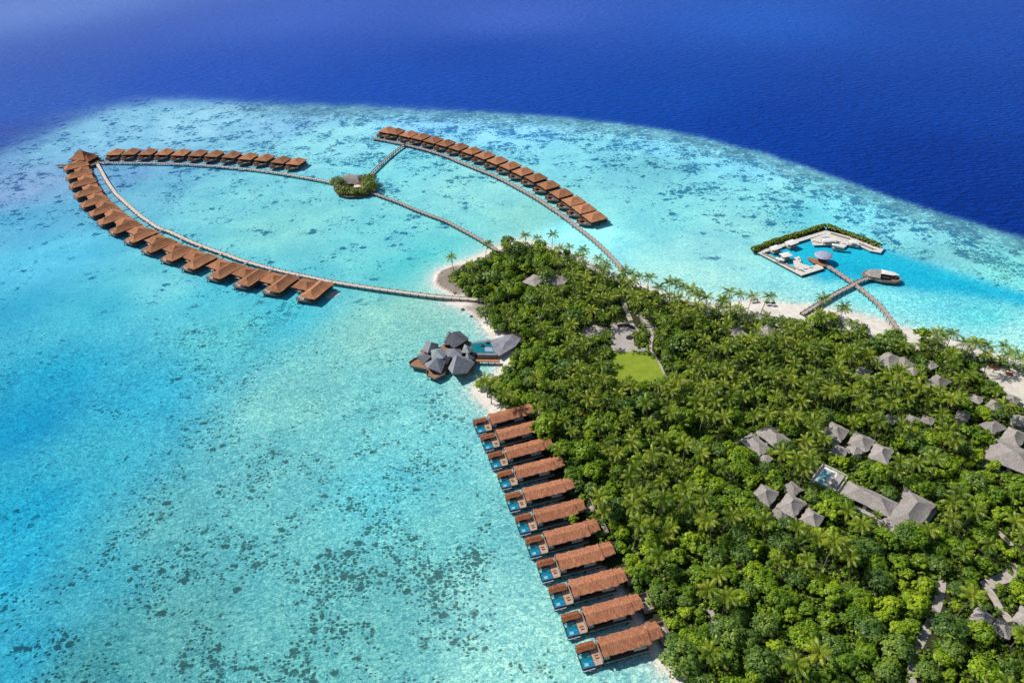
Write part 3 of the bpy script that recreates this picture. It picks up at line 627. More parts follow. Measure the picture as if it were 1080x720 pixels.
# big corner pavilion at the head of the long row
cp = U(83, 168.6, 5.5)
r_ = empty('water_villa', (cp[0], cp[1], 0), R(-14), 'large corner villa with a tall broken brown roof at the jetty head', 'water villa')
MB().hip(-10, 6, -.5, 15, 5.5, 11.2, ridge=5, th=.5, n=5, jag=.25).obj('roof', M['roof_far'], r_)
MB().hip(2, 10.5, -.2, 13, 4.7, 8.6, ridge=3, th=.4, off=(-1, 0), jag=.25).obj('lower_roof', M['roof_small'], r_)
MB().box(-8.5, 8.8, 1, 13, 2.31, 5.0).obj('wall', M['wall_dark'], r_)
MB().prism([(-20, -7), (14, -6), (16, -1), (11, 14.5), (-10, 15.5), (-11, -3), (-20, -3.5)], 1.9, 2.29).obj('deck', M['dark_deck'], r_)
MB().box(-8, 8, .9, .98, 2.5, 4.6).obj('glass_front', M['glass'], r_)
stilts(r_, [(-19, -5), (-14, -5), (-10, -4), (0, -5), (12, -5), (13, 2), (10, 13), (0, 14), (-9, 14)], 1.9, .22)

# ------------------------------------------------------------ shore villas (eleven, with pools)
def shore_villa(var):
    # x = landwards, y = across; y=0 near eave, 7 far eave; x=0 seaward eave of the main roof
    r_ = empty('shore_villa', (0, 0, 0))
    MB().gable(0, 16.4, 0, 7.0, 4.9, 5.95, th=.25, n=16, jag=.13).obj('roof', M['roof'], r_)
    MB().gable(16.2, 20.4, 1.1, 7.1, 4.8, 5.8, th=.22, n=5, jag=.2).obj('rear_roof', M['roof'], r_)
    MB().box(.9, 15.2, .75, 6.3, 2.11, 4.75).obj('wall', M['wall_dark'], r_)
    MB().box(15.21, 19.6, 2.4, 5.8, 2.11, 4.5).obj('rear_wall', M['wall_white'], r_)
    MB().box(10.6, 15.0, .32, .72, 2.6, 4.0).obj('white_screen', M['panel'], r_)
    MB().box(.4, 2.2, .45, .74, 2.2, 3.9).obj('corner_screen', M['panel'], r_)
    for k in range(2): MB().box(3.0+3.4*k, 5.8+3.4*k, .66, .73, 2.3, 4.1).obj('window', M['glass'], r_)
    MB().box(-.02, 15.6, -.35, 6.9, 1.7, 2.1).obj('deck', M['dark_deck'], r_)
    MB().box(.0, 15.6, -.47, -.36, 1.78, 2.22).obj('deck_edge', M['trim'], r_)
    MB().box(-.20, -.05, -.35, 7.2, 1.72, 4.0).obj('end_screen', M['darkwood'], r_)
    MB().box(-.34, -.21, -.3, 7.3, 1.75, 4.25).obj('end_beam', M['trim'], r_)
    MB().box(-2.9, -.36, -.3, 6.9, 1.72, 2.12).obj('terrace', M['tan_deck'], r_)
    p = MB(); p.box(-7.15, -2.92, -.35, 5.0, 1.0, 1.35); 
    for q in ((-7.15, -6.95, -.35, 5.0), (-3.1, -2.92, -.35, 5.0), (-6.94, -3.11, -.35, -.15), (-6.94, -3.11, 4.8, 5.0)): p.box(*q, 1.353, 1.95)
    p = p.obj('pool', M['wall_dark'], r_)
    MB().box(-6.94, -3.11, -.14, 2.2, 1.36, 1.74).obj('pool_water', M['pool'], p)
    MB().box(-6.94, -3.11, 2.21, 3.3, 1.36, 1.70).obj('pool_water', M['pool_deep_and_shade'], p)  # dark strip: roof shade painted into the pool water colour
    MB().box(-6.94, -3.11, 3.31, 4.79, 1.36, 1.86).obj('pool_teal_end', M['pool_teal'], p)  # pale teal end of the pool water
    MB().box(-6.1, -4.7, .4, 1.5, 1.745, 1.80).obj('float', M['pool_teal'], p)
    MB().box(-7.2, -1.1, 5.02, 7.0, 1.7, 2.0).obj('pavilion_floor', M['dark_deck'], r_)
    MB().gable(-7.3, -1.0, 4.4, 7.2, 3.6, 4.15, th=.18, n=6, jag=.10).obj('pavilion_roof', M['roof_small'], r_)
    me = MB().box(-.09, .09, -.09, .09, 1.9, 3.62).mesh('pavilion_post', M['darkwood'])
    for x, y in ((-7.0, 4.9), (-1.4, 4.9), (-7.0, 6.9), (-1.4, 6.9)): link('pavilion_post', me, r_, (x, y, 0))
    m = MB(); m.bar((-5.9, -.8, 1.7), (-3.4, -1.2, .3), .35, .12); m.bar((-3.4, -1.2, .3), (-2.6, -1.9, -.3), .5, .1); m.box(-7.1, -3, -.9, -.37, 1.3, 1.42); m.obj('sea_steps', M['panel'], r_)
    m = MB(); m.box(-2.2, -1.0, .9, 1.4, 2.123, 2.45); m.box(-2.3, -1.1, 1.9, 2.4, 2.123, 2.45); m.obj('sun_bed', M['orange_deck'], r_)
    if var:
        m = MB(); 
        for q in ((20.7, 24, 1.0, 1.2), (20.7, 24, 7.4, 7.6), (23.8, 24, 1.21, 7.39)): m.box(*q, 1.0, 2.9)
        m.obj('court_wall', M['trim'], r_)
        MB().box(20.72, 23.78, 1.22, 7.38, .9, 1.25).obj('court_floor', M['stone'], r_)
        MB().cyl(21.6, 6.2, 1.25, 2.1, .8, .7, 10).obj('tub', M['darkwood'], r_)
    stilts(r_, [(-6.9, -.2), (-6.9, 2.4), (-6.9, 6.8), (-3, -.2), (-.3, -.2), (-.3, 6.7), (4.5, 0), (9, 0), (9, 6.6), (14, 0)], 1.7, .2)
    return r_
proto3 = shore_villa(1); index_kids(proto3)
corner_px = [(514.2,436.7),(522.5,453.3),(531,472),(541.3,491.8),(550.5,514.5),(561.5,537.3),(572.8,560.3),(585.5,584.5),(598.7,611.4),(613,640.3),(628.8,672)]
CW = [U(a, c, 4.9) for a, c in corner_px]; angs = [16, 15, 15, 14, 13, 13, 13, 12.5, 12.5, 12.5, 12.5]
SHORE_V = []
for i, T in enumerate(CW):
    o = proto3 if i == 0 else copy_tree(proto3)
    a = R(angs[i]); ey = np.array([-math.sin(a), math.cos(a)]); org = T-ey*7.0
    o.location = (org[0], org[1], 0); o.rotation_euler = (0, 0, a); SHORE_V.append((org, a))
    if i > 0:
        for ch in list(o.children):
            n0 = ch.name.split('.')[0]
            if n0 in ('court_wall', 'court_floor', 'tub') and i not in (5, 6, 8, 9, 10): bpy.data.objects.remove(ch)
            elif n0 == 'sun_bed': ch.location = (random.uniform(-.3, .2), random.uniform(-.3, 1.6), 0)
            elif n0 == 'rear_roof': ch.location = (random.uniform(-.5, .6), random.uniform(-.4, .2), 0)
            elif n0 == 'white_screen': ch.location = (random.uniform(-2.5, .1), 0, 0)
    tag(o, f'{ORD[i]} red-brown shingle villa from the north along the shore, blue pool at its seaward end', 'villa', 'shingle-roofed villas along the west shore')

# ------------------------------------------------------------ leaf tools
def leaf_cloud(n, rx, ry, rz, size, cz=0, shell=.55, seed=0, up=.8, rr=None):
    """n leaf quads spread through a clumpy dome"""
    g = rr or np.random.default_rng(seed)
    nc = max(6, n//22)
    u = g.normal(size=(nc, 3)); u /= np.linalg.norm(u, axis=1)[:, None]; u[:, 2] = np.abs(u[:, 2])*1.0-.18
    rad = shell+(1-shell)*g.random(nc)**.7
    cc = u*rad[:, None]*np.array([rx, ry, rz]); cs = .16+.16*g.random(nc)
    k = g.integers(0, nc, n)
    v = g.normal(size=(n, 3)); v /= np.linalg.norm(v, axis=1)[:, None]; v[:, 2] = np.abs(v[:, 2])*.9-.15
    P = cc[k]+v*(cs[k]*max(rx, ry)*1.25)[:, None]*(.55+.45*g.random(n))[:, None]
    nr = v*.9+u[k]*.5+g.normal(size=(n, 3))*.35; nr[:, 2] += up; nr /= np.linalg.norm(nr, axis=1)[:, None]
    a = np.cross(nr, g.normal(size=(n, 3))); a /= np.linalg.norm(a, axis=1)[:, None]; b = np.cross(nr, a)
    s = size*(.6+.8*g.random(n))[:, None]; P[:, 2] += cz
    V = np.stack([P-a*s*.95, P-b*s*.6+nr*s*.15, P+a*s*.95, P+b*s*.6+nr*s*.15], 1).reshape(-1, 3)
    return V, np.arange(4*n).reshape(-1, 4)
def join(parts):
    V = []; Q = []; n = 0
    for v, q in parts: V.append(v); Q.append(np.asarray(q)+n); n += len(v)
    return np.concatenate(V), np.concatenate(Q)
def palm_crown(seed, nf=17, L=4.2, lod=1):
    g = np.random.default_rng(seed); V = []; Q = []
    nseg = 9 if lod else 6
    for k in range(nf):
        az = 2*math.pi*(k*.382+g.uniform(-.03, .03)); tier = k/nf
        el0 = R(72-70*tier+g.uniform(-8, 8)); droop = R(75+35*tier+g.uniform(-10, 10)); ln = L*(.8+.25*g.random())
        p = np.array([0, 0, 0.]); pts = [p.copy()]; dirs = []
        for s in range(nseg):
            el = el0-droop*(s/nseg)**1.3
            d = np.array([math.cos(az)*math.cos(el), math.sin(az)*math.cos(el), math.sin(el)]); p = p+d*ln/nseg; pts.append(p.copy()); dirs.append(d)
        side = np.array([-math.sin(az), math.cos(az), 0])
        for s in range(1, nseg):
            d = dirs[s-1]; nm = np.cross(side, d); nm /= np.linalg.norm(nm); nm = -nm if nm[2] < 0 else nm
            t = s/nseg; wl = .86*math.sin(math.pi*min(1, .18+.80*t))**.8*(L/4.2)
            for sg in (1, -1):
                base = pts[s]; base2 = pts[s]+d*ln/nseg*(.86 if lod else .9)
                tip = base+side*sg*wl*.85+d*wl*.55-nm*wl*(.42+.25*g.random())
                tip2 = tip+d*ln/nseg*.30
                V += [base, base2, tip2, tip]; n0 = len(V)-4; Q.append((n0, n0+1, n0+2, n0+3))
        d = dirs[-1]; V += [pts[-2]+side*.16, pts[-2]-side*.16, pts[-1]-side*.02, pts[-1]+side*.02]; n0 = len(V)-4; Q.append((n0, n0+1, n0+2, n0+3))
    return np.array(V), np.array(Q)
def palm_trunk(seed, h, lean):
    g = np.random.default_rng(seed); n = 6; rings = 7; V = []; Q = []
    az = g.uniform(0, 6.28)
    for k in range(rings):
        t = k/(rings-1); off = lean*h*t**1.8; r = .24*(1-.45*t)+(.12 if k == 0 else 0)
        cx, cy = off*math.cos(az), off*math.sin(az)
        for i in range(n): V.append((cx+r*math.cos(6.283*i/n), cy+r*math.sin(6.283*i/n), h*t-.3*(k == 0)))
    for k in range(rings-1):
        for i in range(n): Q.append((k*n+i, k*n+(i+1) % n, (k+1)*n+(i+1) % n, (k+1)*n+i))
    return np.array(V), np.array(Q), np.array([cx, cy, h-.1])
def tree_trunk(seed, h, rx):
    g = np.random.default_rng(seed); V = []; Q = []; n = 6
    def limb(p, q, r0, r1):
        p = np.array(p); q = np.array(q); d = (q-p)/np.linalg.norm(q-p); a = np.cross(d, [.3, .9, .1]); a /= np.linalg.norm(a); b = np.cross(d, a); n0 = len(V)
        for c, r in ((p, r0), ((p+q)/2+g.normal(size=3)*.08, (r0+r1)/2), (q, r1)):
            for i in range(n): V.append(c+r*(a*math.cos(6.283*i/n)+b*math.sin(6.283*i/n)))
        for k in range(2):
            for i in range(n): Q.append((n0+k*n+i, n0+k*n+(i+1) % n, n0+(k+1)*n+(i+1) % n, n0+(k+1)*n+i))
    limb((0, 0, -.3), (.1, .1, h*.5), .28, .2)
    for k in range(5):
        az = k*1.257+g.uniform(-.3, .3); limb((.1, .1, h*.45), (rx*.55*math.cos(az), rx*.55*math.sin(az), h*.85), .15, .05)
    return np.array(V), np.array(Q)
PALMS = []
for k in range(6):
    tv, tq, top = palm_trunk(k, [9, 10.5, 12, 8, 11, 13][k], [.06, .14, .22, .28, .08, .18][k])
    cv, cq = palm_crown(100+k, 14, 1.32*[4.0, 4.4, 4.1, 3.8, 4.5, 4.2][k]); cv = cv+top
    PALMS.append((tv, tq, cv, cq, np_mesh('trunk', tv, tq, M['trunk'], smooth=True), np_mesh('crown', cv, cq, M['palm_leaf']), top))
TREES = []
for k in range(8):
    h = [5.5, 6.5, 7.5, 5, 8, 6, 9, 6][k]; rx = [3.3, 3.8, 4.4, 3.0, 4.2, 3.6, 5.0, 3.4][k]
    tv, tq = tree_trunk(k, h*.8, rx)
    if k in (0, 3, 4, 7):
        g_ = np.random.default_rng(500+k); lobes = []
        for q_ in range(3 if k != 4 else 4):
            az = q_*2.2+g_.uniform(-.4, .4); f_ = [.72, .55, .45, .5][q_]; off_ = rx*[.15, .55, .62, .7][q_]
            lv, lq = leaf_cloud(int(1250*f_*f_+80), rx*f_, rx*f_*.9, h*.45*(f_+.2), .40, cz=h*[.58, .42, .5, .36][q_], seed=230+10*k+q_)
            lobes.append((lv+np.array([off_*math.cos(az), off_*math.sin(az), 0]), lq))
        cv, cq = join(lobes)
    else: cv, cq = leaf_cloud(1150 if k != 6 else 1900, rx, rx*.95, h*.45, .40, cz=h*.55, seed=200+k)
    m_ = M['leaf_dark'] if k in (2, 5) else M['leaf']
    TREES.append((tv, tq, cv, cq, np_mesh('trunk', tv, tq, M['bark'], smooth=True), np_mesh('crown', cv, cq, m_), h, rx, m_))

# ------------------------------------------------------------ island houses
HOUSES = [
 # corner pixels W,N,E,S (eave), eave z, ridge z, label
 ([(798.8,455),(811.7,450),(835,465),(816.7,470.5)],4.2,6.4,'long grey thatched villa, upper of the two side by side in the middle grove'),
 ([(783,464),(791.7,458),(812.5,471.7),(800.8,480)],3.9,5.6,'long grey thatched villa, lower of the two side by side in the middle grove'),
 ([(801,484),(806,478),(813,482),(808,488)],3.2,4.0,'tiny flat grey hut below the two long middle villas'),
 ([(867,454),(879,447.5),(899,455),(882.5,464)],4.3,6.6,'grey pyramid roof at the top left of the central villa cluster'),
 ([(891.5,465),(907,457.5),(925.5,466.5),(910,474)],4.0,6.3,'grey hipped roof at the top right of the central villa cluster'),
 ([(873.5,475),(884,469.5),(898,476),(886,481)],3.6,5.2,'low grey roof facing the leafy tree in the central cluster'),
 ([(895.5,472),(903,468.5),(911,475.5),(901,480.5)],3.4,4.9,'small grey roof in the centre of the villa cluster'),
 ([(913.5,479),(927,470.5),(946,475.5),(931,488)],4.0,6.4,'grey hipped roof at the far right of the central villa cluster'),
 ([(790,521.5),(806,513),(826,521.5),(806,531)],3.8,6.2,'grey pyramid roof, leftmost of the lower villa cluster'),
 ([(826,513.5),(834,507.5),(846.5,517),(837.5,521.8)],3.4,4.6,'small flat-topped grey roof above the lower villa cluster'),
 ([(816,531.5),(835,523),(853,532.5),(834,543)],4.2,6.8,'tall grey pyramid roof in the middle of the lower villa cluster'),
 ([(811.5,541),(820,534.5),(833.5,543.5),(825,548.5)],3.3,4.8,'small grey roof at the lower left of the lower villa cluster'),
 ([(841,545.5),(856,537.5),(871,546.5),(859,555)],3.9,6.2,'grey pyramid roof, rightmost of the lower villa cluster'),
 ([(888.5,519.5),(899,509.5),(947,531),(933.5,542)],4.4,7.2,'very long grey thatched roof beside the white pool courtyard'),
 ([(934.5,544.5),(962,521),(991,538),(956,555.5)],4.4,7.0,'largest grey thatched roof, square, next to the bright round tree'),
 ([(929,549.5),(939,543.5),(953,556.5),(944,561)],3.2,4.4,'low grey lean-to roof in front of the largest thatched roof'),
 ([(950,521),(958,515),(972,520),(962,526)],3.4,4.6,'pale grey roof behind the largest thatched roof'),
 ([(1006,439),(1014,434),(1026,438.5),(1017,443)],3.8,5.5,'small grey pyramid roof half hidden by palms, upper right grove'),
 ([(1036,448),(1044,442),(1060,450),(1047,458.5)],3.8,5.4,'grey gabled roof left of the right edge villas'),
 ([(1051,461.5),(1068,452.5),(1086,460),(1071,470.5)],4.2,6.6,'grey hipped roof with white walls at the right edge'),
 ([(1033.5,477.5),(1058,468.5),(1104,482),(1080,499)],4.4,7.2,'broad grey thatched hall cut by the right edge'),
 ([(1062,446),(1072,438),(1090,441),(1080,449)],3.8,5.2,'pale roofed villa in the upper right corner of the villas'),
 ([(923.5,379),(936,371.5),(951,379),(939,388)],4.2,6.6,'grey roof left of a pair near the north beach'),
 ([(944,380),(952,375),(963,384),(954,389)],3.9,5.8,'grey roof right of a pair near the north beach'),
 ([(899,393.5),(909,388),(923,392.5),(912,398)],3.6,5.4,'round-topped grey roof, leftmost below the north beach'),
 ([(956,391),(962,386.5),(970,390.5),(963,395)],3.4,4.7,'small grey roof below the pair near the north beach'),
 ([(976,402.5),(989,395),(1004,404),(990,408.5)],3.9,6.2,'lone grey pyramid roof among palms near the north beach'),
 ([(974,384.5),(981,381),(988,385),(981,388.5)],3.3,4.4,'tiny grey hut roof among palms near the north beach'),
 ([(798,350),(809,343.5),(820.5,348.5),(811,354.5)],3.9,6.0,'grey thatched beach hut roof just behind the beach'),
 ([(773,350),(778,344),(785,350),(779,357)],3.4,4.0,'low grey roof left of the beach hut'),
 ([(553,297),(562,290),(573,294),(565,302)],3.6,5.0,'grey roof left of two in the west palm grove'),
 ([(575,297),(584,290.5),(599,294.5),(590,302)],3.6,5.2,'grey roof right of two in the west palm grove'),
 ([(1019.5,651),(1034,641),(1051,655),(1038,660)],4.0,6.2,'weathered grey roof by the path in the lower right corner'),
 ([(1044,662),(1054,653),(1071,665),(1062,672)],3.6,5.4,'pale grey roof below the weathered one in the lower right corner'),
 ([(1066,651),(1080,641),(1098,652),(1084,662)],4.2,6.4,'brownish grey roof cut by the edge in the lower right corner'),
 ([(933,442),(939,437.5),(946,441.5),(940,445.5)],3.2,4.2,'small pale roof peeping out left of the paired pale roofs'),
 ([(956,443.5),(963,438.5),(970,442),(963,446)],3.2,4.2,'pale flat roof left of a pair in the right grove'),
 ([(1040,428),(1048,422),(1057,427),(1048,432)],3.8,5.6,'brownish round-topped roof below the sandy clearing near the right edge'),
 ([(1022,421),(1029,416.5),(1037,420),(1030,424)],3.4,4.6,'small pale roof left of the brownish round-topped roof'),
 ([(1060,421),(1067,416.5),(1076,421),(1069,425.5)],3.4,4.8,'small pale roof right of the brownish round-topped roof'),
 ([(971,443.5),(978,438.5),(985,442),(979,446)],3.2,4.2,'pale flat roof right of a pair in the right grove'),
]
HOUSE_POLY = []
HOUSE_FOOT = []
for pts, ze, zr, lab in HOUSES:
    G = [U(a, c, ze) for a, c in pts]; cen = sum(G)/4
    ex = ((G[2]-G[1])+(G[3]-G[0]))/2; L = np.linalg.norm(ex); ex = ex/L
    # perpendicular extent
    ey = np.array([-ex[1], ex[0]]); Wd = abs(((G[1]-G[0])+(G[2]-G[3]))/2@ey)
    Wd = max(Wd*1.18, 4.5); L = max(L*1.12, 5)
    r_ = empty('thatched_house', (cen[0], cen[1], FLOOR_Z), math.atan2(ex[1], ex[0]), lab, 'house', 'grey-roofed houses among the trees')
    e = ze-FLOOR_Z
    big = L > 9
    MB().hip(-L/2, L/2, -Wd/2, Wd/2, e, zr-FLOOR_Z, ridge=max(.5, (L-Wd)*.8 if L > Wd else (Wd-L)*.8), th=.3, n=5, sag=.10, jag=.32).obj('roof', M['grey_thatch'], r_)
    MB().box(-L/2+.8, L/2-.8, -Wd/2+.8, Wd/2-.8, -.3, e-.25).obj('wall', M['wall_white'], r_)
    if big:
        m = MB().box(-L/2+2, -.6, -Wd/2+.74, -Wd/2+.79, .5, e-.7).obj('window', M['glass'], r_)
        m = MB().box(.6, L/2-2, -Wd/2+.74, -Wd/2+.79, .5, e-.7).obj('window', M['glass'], r_)
        MB().box(-L/2-1.5, L/2+1.2, -Wd/2-1.8, Wd/2+.8, -.35, .12).obj('terrace', M['stone'], r_)
        m = MB(); 
        m.box(-L/2+.5, L/2-.5, -Wd/2-1.6, -Wd/2-1.35, .125, 1.3); m.obj('garden_wall', M['wall_white'], r_)
    HOUSE_POLY.append(list(pts)); HOUSE_FOOT.append((cen, max(L, Wd)/2))
# white walled pool courtyard
CY = [(854,504.5),(869,489.5),(896,502),(882,519.5)]
G = [U(a, c, 2.0) for a, c in CY]; cen = sum(G)/4; ex = ((G[2]-G[1])+(G[3]-G[0]))/2; L = np.linalg.norm(ex); ex /= L; ey = np.array([-ex[1], ex[0]]); Wd = abs(((G[1]-G[0])+(G[2]-G[3]))/2@ey)
r_ = empty('pool_courtyard', (cen[0], cen[1], FLOOR_Z), math.atan2(ex[1], ex[0]), 'white walled courtyard with a pale blue pool in the middle of the villas', 'courtyard')
MB().box(-L/2, L/2, -Wd/2, Wd/2, -.3, .25).obj('paving', M['white'], r_)
for q in ((-L/2, L/2, Wd/2-.35, Wd/2), (-L/2, L/2, -Wd/2, -Wd/2+.35), (-L/2, -L/2+.35, -Wd/2+.36, Wd/2-.36), (L/2-.35, L/2, -Wd/2+.36, Wd/2-.36)):
    MB().box(*q, .253, 1.3).obj('wall', M['wall_white'], r_)
MB().box(-L/2+1.5, -L/2+5, -Wd/2+1.2, Wd/2-1.5, .253, .42).obj('pool_rim', M['stone'], r_)
MB().box(-L/2+1.8, -L/2+4.7, -Wd/2+1.5, Wd/2-1.8, .423, .45).obj('pool_water', M['pool_teal'], r_)
MB().box(0, L/2-4, -1.2, 1.2, .253, 1.5).obj('flat_roof', M['wall_white'], r_)
MB().box(L/2-3.5, L/2-1, -Wd/2+2, Wd/2-2, .253, 1.9).obj('side_roof', M['stone'], r_)
for x, y in ((-2, -2.5), (-2, 2.2), (2.5, 3)): MB().box(x, x+1.9, y, y+.7, .253, .6).obj('sun_bed', M['cloth'], r_)
HOUSE_POLY.append(CY); HOUSE_FOOT.append((cen, 7)); HOUSE_FOOT.append((cen+np.array([-8.0, 5.0]), 5))

# ------------------------------------------------------------ over-water restaurant with slate roofs
rc = U(470, 378, 3)
r_ = empty('restaurant', (rc[0], rc[1], 0), 0, 'cluster of faceted slate-grey roofs on a brown deck over the shallows', 'restaurant')
def loc(px, z): return [tuple(p) for p in (np.array(UL(px, z))-rc)]
MB().prism(loc([(431.3,383),(437.6,378.5),(446,374),(443,370),(452,362),(463,366),(470,362),(470,356),(480,350.5),(493,356),(497,366),(501,376),(500,390),(492,396),(478,394),(471.6,388),(469.7,394.5),(459,400),(450,396),(450.7,390),(432.8,386.5)], 2.4), 2.0, 2.4).obj('deck', M['brown_deck'], r_)
m = MB(); ring = loc([(431.3,383),(437.6,378.5),(457,376)], 2.4); ring2 = loc([(469.7,394.5),(459,400),(450,396),(450.7,390),(432.8,386.5),(431.3,383)], 2.4)
for rr_ in (ring, ring2):
    for p, q in zip(rr_[:-1], rr_[1:]): m.bar((*p, 2.85), (*q, 2.85), .15, .85)
m.obj('deck_rail', M['trim'], r_)
def facet(name, cpx, radpx, ze, zp, n, rot, mat, sq=.62, off=(0, 0)):
    c0 = np.array(U(cpx[0], cpx[1], ze)); k = U(cpx[0]+radpx, cpx[1], ze)-c0; rad = np.linalg.norm(k)
    P = []
    for i in range(n):
        a = rot+2*math.pi*i/n; rr2 = rad*(1.06+.2*math.sin(2.3*i+rot)); P.append((c0[0]-rc[0]+rr2*math.cos(a), c0[1]-rc[1]+rr2*math.sin(a), ze+(1.7 if i % 2 else -.2)))
    ap = (c0[0]-rc[0]+off[0], c0[1]-rc[1]+off[1], zp)
    vs = P+[ap]+[(x, y, z-.35) for x, y, z in P]; fs = [(i, (i+1) % n, n) for i in range(n)]+[(n+1+(i+1) % n, (i+1) % n, i, n+1+i) for i in range(n)]+[tuple(range(2*n, n, -1))]
    MB().add(vs, fs).obj(name, mat, r_)
    MB().cyl(c0[0]-rc[0], c0[1]-rc[1], 2.403, ze, rad*.62, n=8).obj('wall', M['wall_dark'], r_)
facet('roof', (482,359.5), 11.5, 4.2, 9.4, 6, .3, M['slate'], off=(-1.6, 1.2))
facet('roof', (454,367.5), 9.5, 3.9, 7.4, 5, .8, M['slate'], off=(.8, .6))
facet('roof', (447,377), 8.5, 3.2, 5.4, 5, 2.2, M['slate'], off=(1.2, 0))
facet('roof', (463,374), 10, 4.6, 7.8, 5, 1.4, M['slate_light'], off=(-1, 0))
facet('roof', (459,385.5), 11.5, 4.0, 8.4, 5, 2.7, M['slate'], off=(1.2, .8))
facet('roof', (478,374), 10, 4.0, 7.4, 4, .9, M['slate'], off=(.6, .8))
facet('roof', (486,386.5), 14, 4.2, 10.4, 6, 1.1, M['slate'], off=(-1.4, 1.2))
facet('roof', (492.5,370), 7, 4.4, 7.4, 4, .3, M['slate_light'])
facet('roof', (469,380.5), 6.5, 3.6, 6.2, 4, 1.9, M['slate'])
facet('roof', (494,378.5), 6, 3.8, 6.6, 4, .2, M['slate'])
facet('roof', (474.5,355.5), 6, 3.6, 6.0, 5, .5, M['slate'])
facet('roof', (472,362), 5.5, 3.9, 6.0, 4, .3, M['slate'])
stilts(r_, [tuple(p) for p in np.array(loc([(434,384),(440,386),(451,394),(459,398.5),(468,392),(478,392),(490,394),(498,388),(445,372),(455,365),(472,358),(485,353),(496,364)], 2.0))], 2.0, .22)
ac = U(512, 367, 2); r2 = empty('pool_terrace', (ac[0], ac[1], 0), 0, 'teal pool terrace linking the slate restaurant to the shore', 'pool terrace')
def loc2(px, z, c_): return [tuple(p) for p in (np.array(UL(px, z))-c_)]
MB().prism(loc2([(493,361.5),(517,357.5),(526,374.5),(497,374)], 2.2, ac), 1.9, 2.2).obj('base', M['canopy'], r2)
MB().prism(loc2([(495.5,362.8),(516.5,359.5),(522.5,372.3),(497.5,371.8)], 2.3, ac), 2.203, 2.3).obj('pool_water', M['pool_deep_and_shade'], r2)
MB().prism(loc2([(511,366.3),(518.5,366),(520.5,370.3),(511.5,370.3)], 2.35, ac), 2.303, 2.36).obj('mosaic_step', M['lilac'], r2)
for a, c in ((509,364.7), (514.3,361.9)):
    p = np.array(U(a, c, 2.3))-ac; MB().cyl(p[0], p[1], 2.303, 2.9, 1.15, .9, 10).obj('planter', M['wall_dark'], r2)
MB().prism(loc2([(498,374.4),(524,374.6),(524,377),(498.5,377)], 2.0, ac), 1.4, 1.85).obj('lower_deck', M['darkwood'], r2)
stilts(r2, loc2([(498,373),(510,373.5),(522,374)], 1.8, ac), 1.85, .25)
ac = U(512, 380, 2); r2 = empty('footbridge', (ac[0], ac[1], 0), 0, 'orange-brown timber bridge from the restaurant to the trees', 'bridge')
MB().prism(loc2([(499,378.6),(527,378.9),(527,382),(499.5,381)], 2.2, ac), 1.9, 2.2).obj('walkway', M['orange_deck'], r2)
for q in (((499,378.5),(527,378.8)), ((499.5,381.2),(527,382.2))):
    p = loc2(q, 2.2, ac); MB().bar((*p[0], 2.75), (*p[1], 2.75), .12, .12).obj('handrail', M['darkwood'], r2)
stilts(r2, loc2([(501,381),(508,381),(515,381),(522,381.5)], 1.8, ac), 1.9, .22)
# grey tensile canopy
ac = U(532, 365, 4); r2 = empty('canopy', (ac[0], ac[1], 0), 0, 'large grey stretched canopy between the pool terrace and the trees', 'canopy')
P = [(517,359),(528,355.5),(541,352.5),(549.5,357),(544,365),(534,371),(526.5,375.5),(521.5,371.5)]
zz = [3.2, 4.4, 5.4, 4.0, 3.4, 3.2, 3.0, 3.1]; Wp = [(np.array(U(a, c, z))-ac) for (a, c), z in zip(P, zz)]
vs = [(p[0], p[1], z) for p, z in zip(Wp, zz)]; ctr = np.mean([v[:2] for v in vs], axis=0)
inner = [(ctr[0]+(x-ctr[0])*.5, ctr[1]+(y-ctr[1])*.5, z*.5+2.0) for x, y, z in vs]
n = 8; allv = vs+inner+[(ctr[0], ctr[1], 4.6)]
fs = [(i, (i+1) % n, n+(i+1) % n, n+i) for i in range(n)]+[(n+i, n+(i+1) % n, 2*n) for i in range(n)]
o = MB().add(allv, fs).obj('cloth', M['canopy'], r2); md = o.modifiers.new('thick', 'SOLIDIFY'); md.thickness = .12
for x, y, z in vs[::2]: MB().cyl(x, y, .8, z, .12, n=6).obj('mast', M['trim'], r2)

# ------------------------------------------------------------ garden islet on stilts
ic = U(375, 198, 1.5)
r_ = empty('garden_islet', (ic[0], ic[1], 0), 0, 'round planted platform on stilts where the three jetties meet', 'platform')
outl = loc2([(352,193),(357,188),(366,186.5),(380,187),(390,190),(397,195),(397,200),(391,204),(380,207.5),(366,208),(356,205.5),(352,200)], 1.8, ic)
MB().prism(outl, 1.4, 1.8).obj('deck', M['dark_deck'], r_)
MB().prism(loc2([(365,197),(371,192.5),(382,193),(384,197),(382,200.5),(371,200.5)], 1.9, ic), 1.803, 1.9).obj('terrace', M['stone'], r_)
stilts(r_, loc2([(354,197),(357,203),(363,206),(370,206.5),(378,206.5),(386,205),(392,202),(396,197)], 1.4, ic), 1.4, .3)
ip = U(371, 191.5, 4); r2 = empty('thatched_pavilion', (ip[0], ip[1], 1.81), R(-15), 'brown-grey curved thatched pavilion on the garden islet', 'pavilion')
MB().hip(-9.5, 9.5, -5.5, 8, 2.6, 7.2, ridge=8, th=.4, n=7, sag=-.22, jag=.3).obj('roof', M['grey_thatch'], r2)
MB().hip(5, 12, -7.5, 0, 2.3, 4.3, ridge=2, th=.3, n=4, sag=-.1).obj('side_roof', M['roof_small'], r2)
MB().box(-8.5, 8.5, -4.2, 5.6, 0, 2.4).obj('wall', M['wall_dark'], r2)
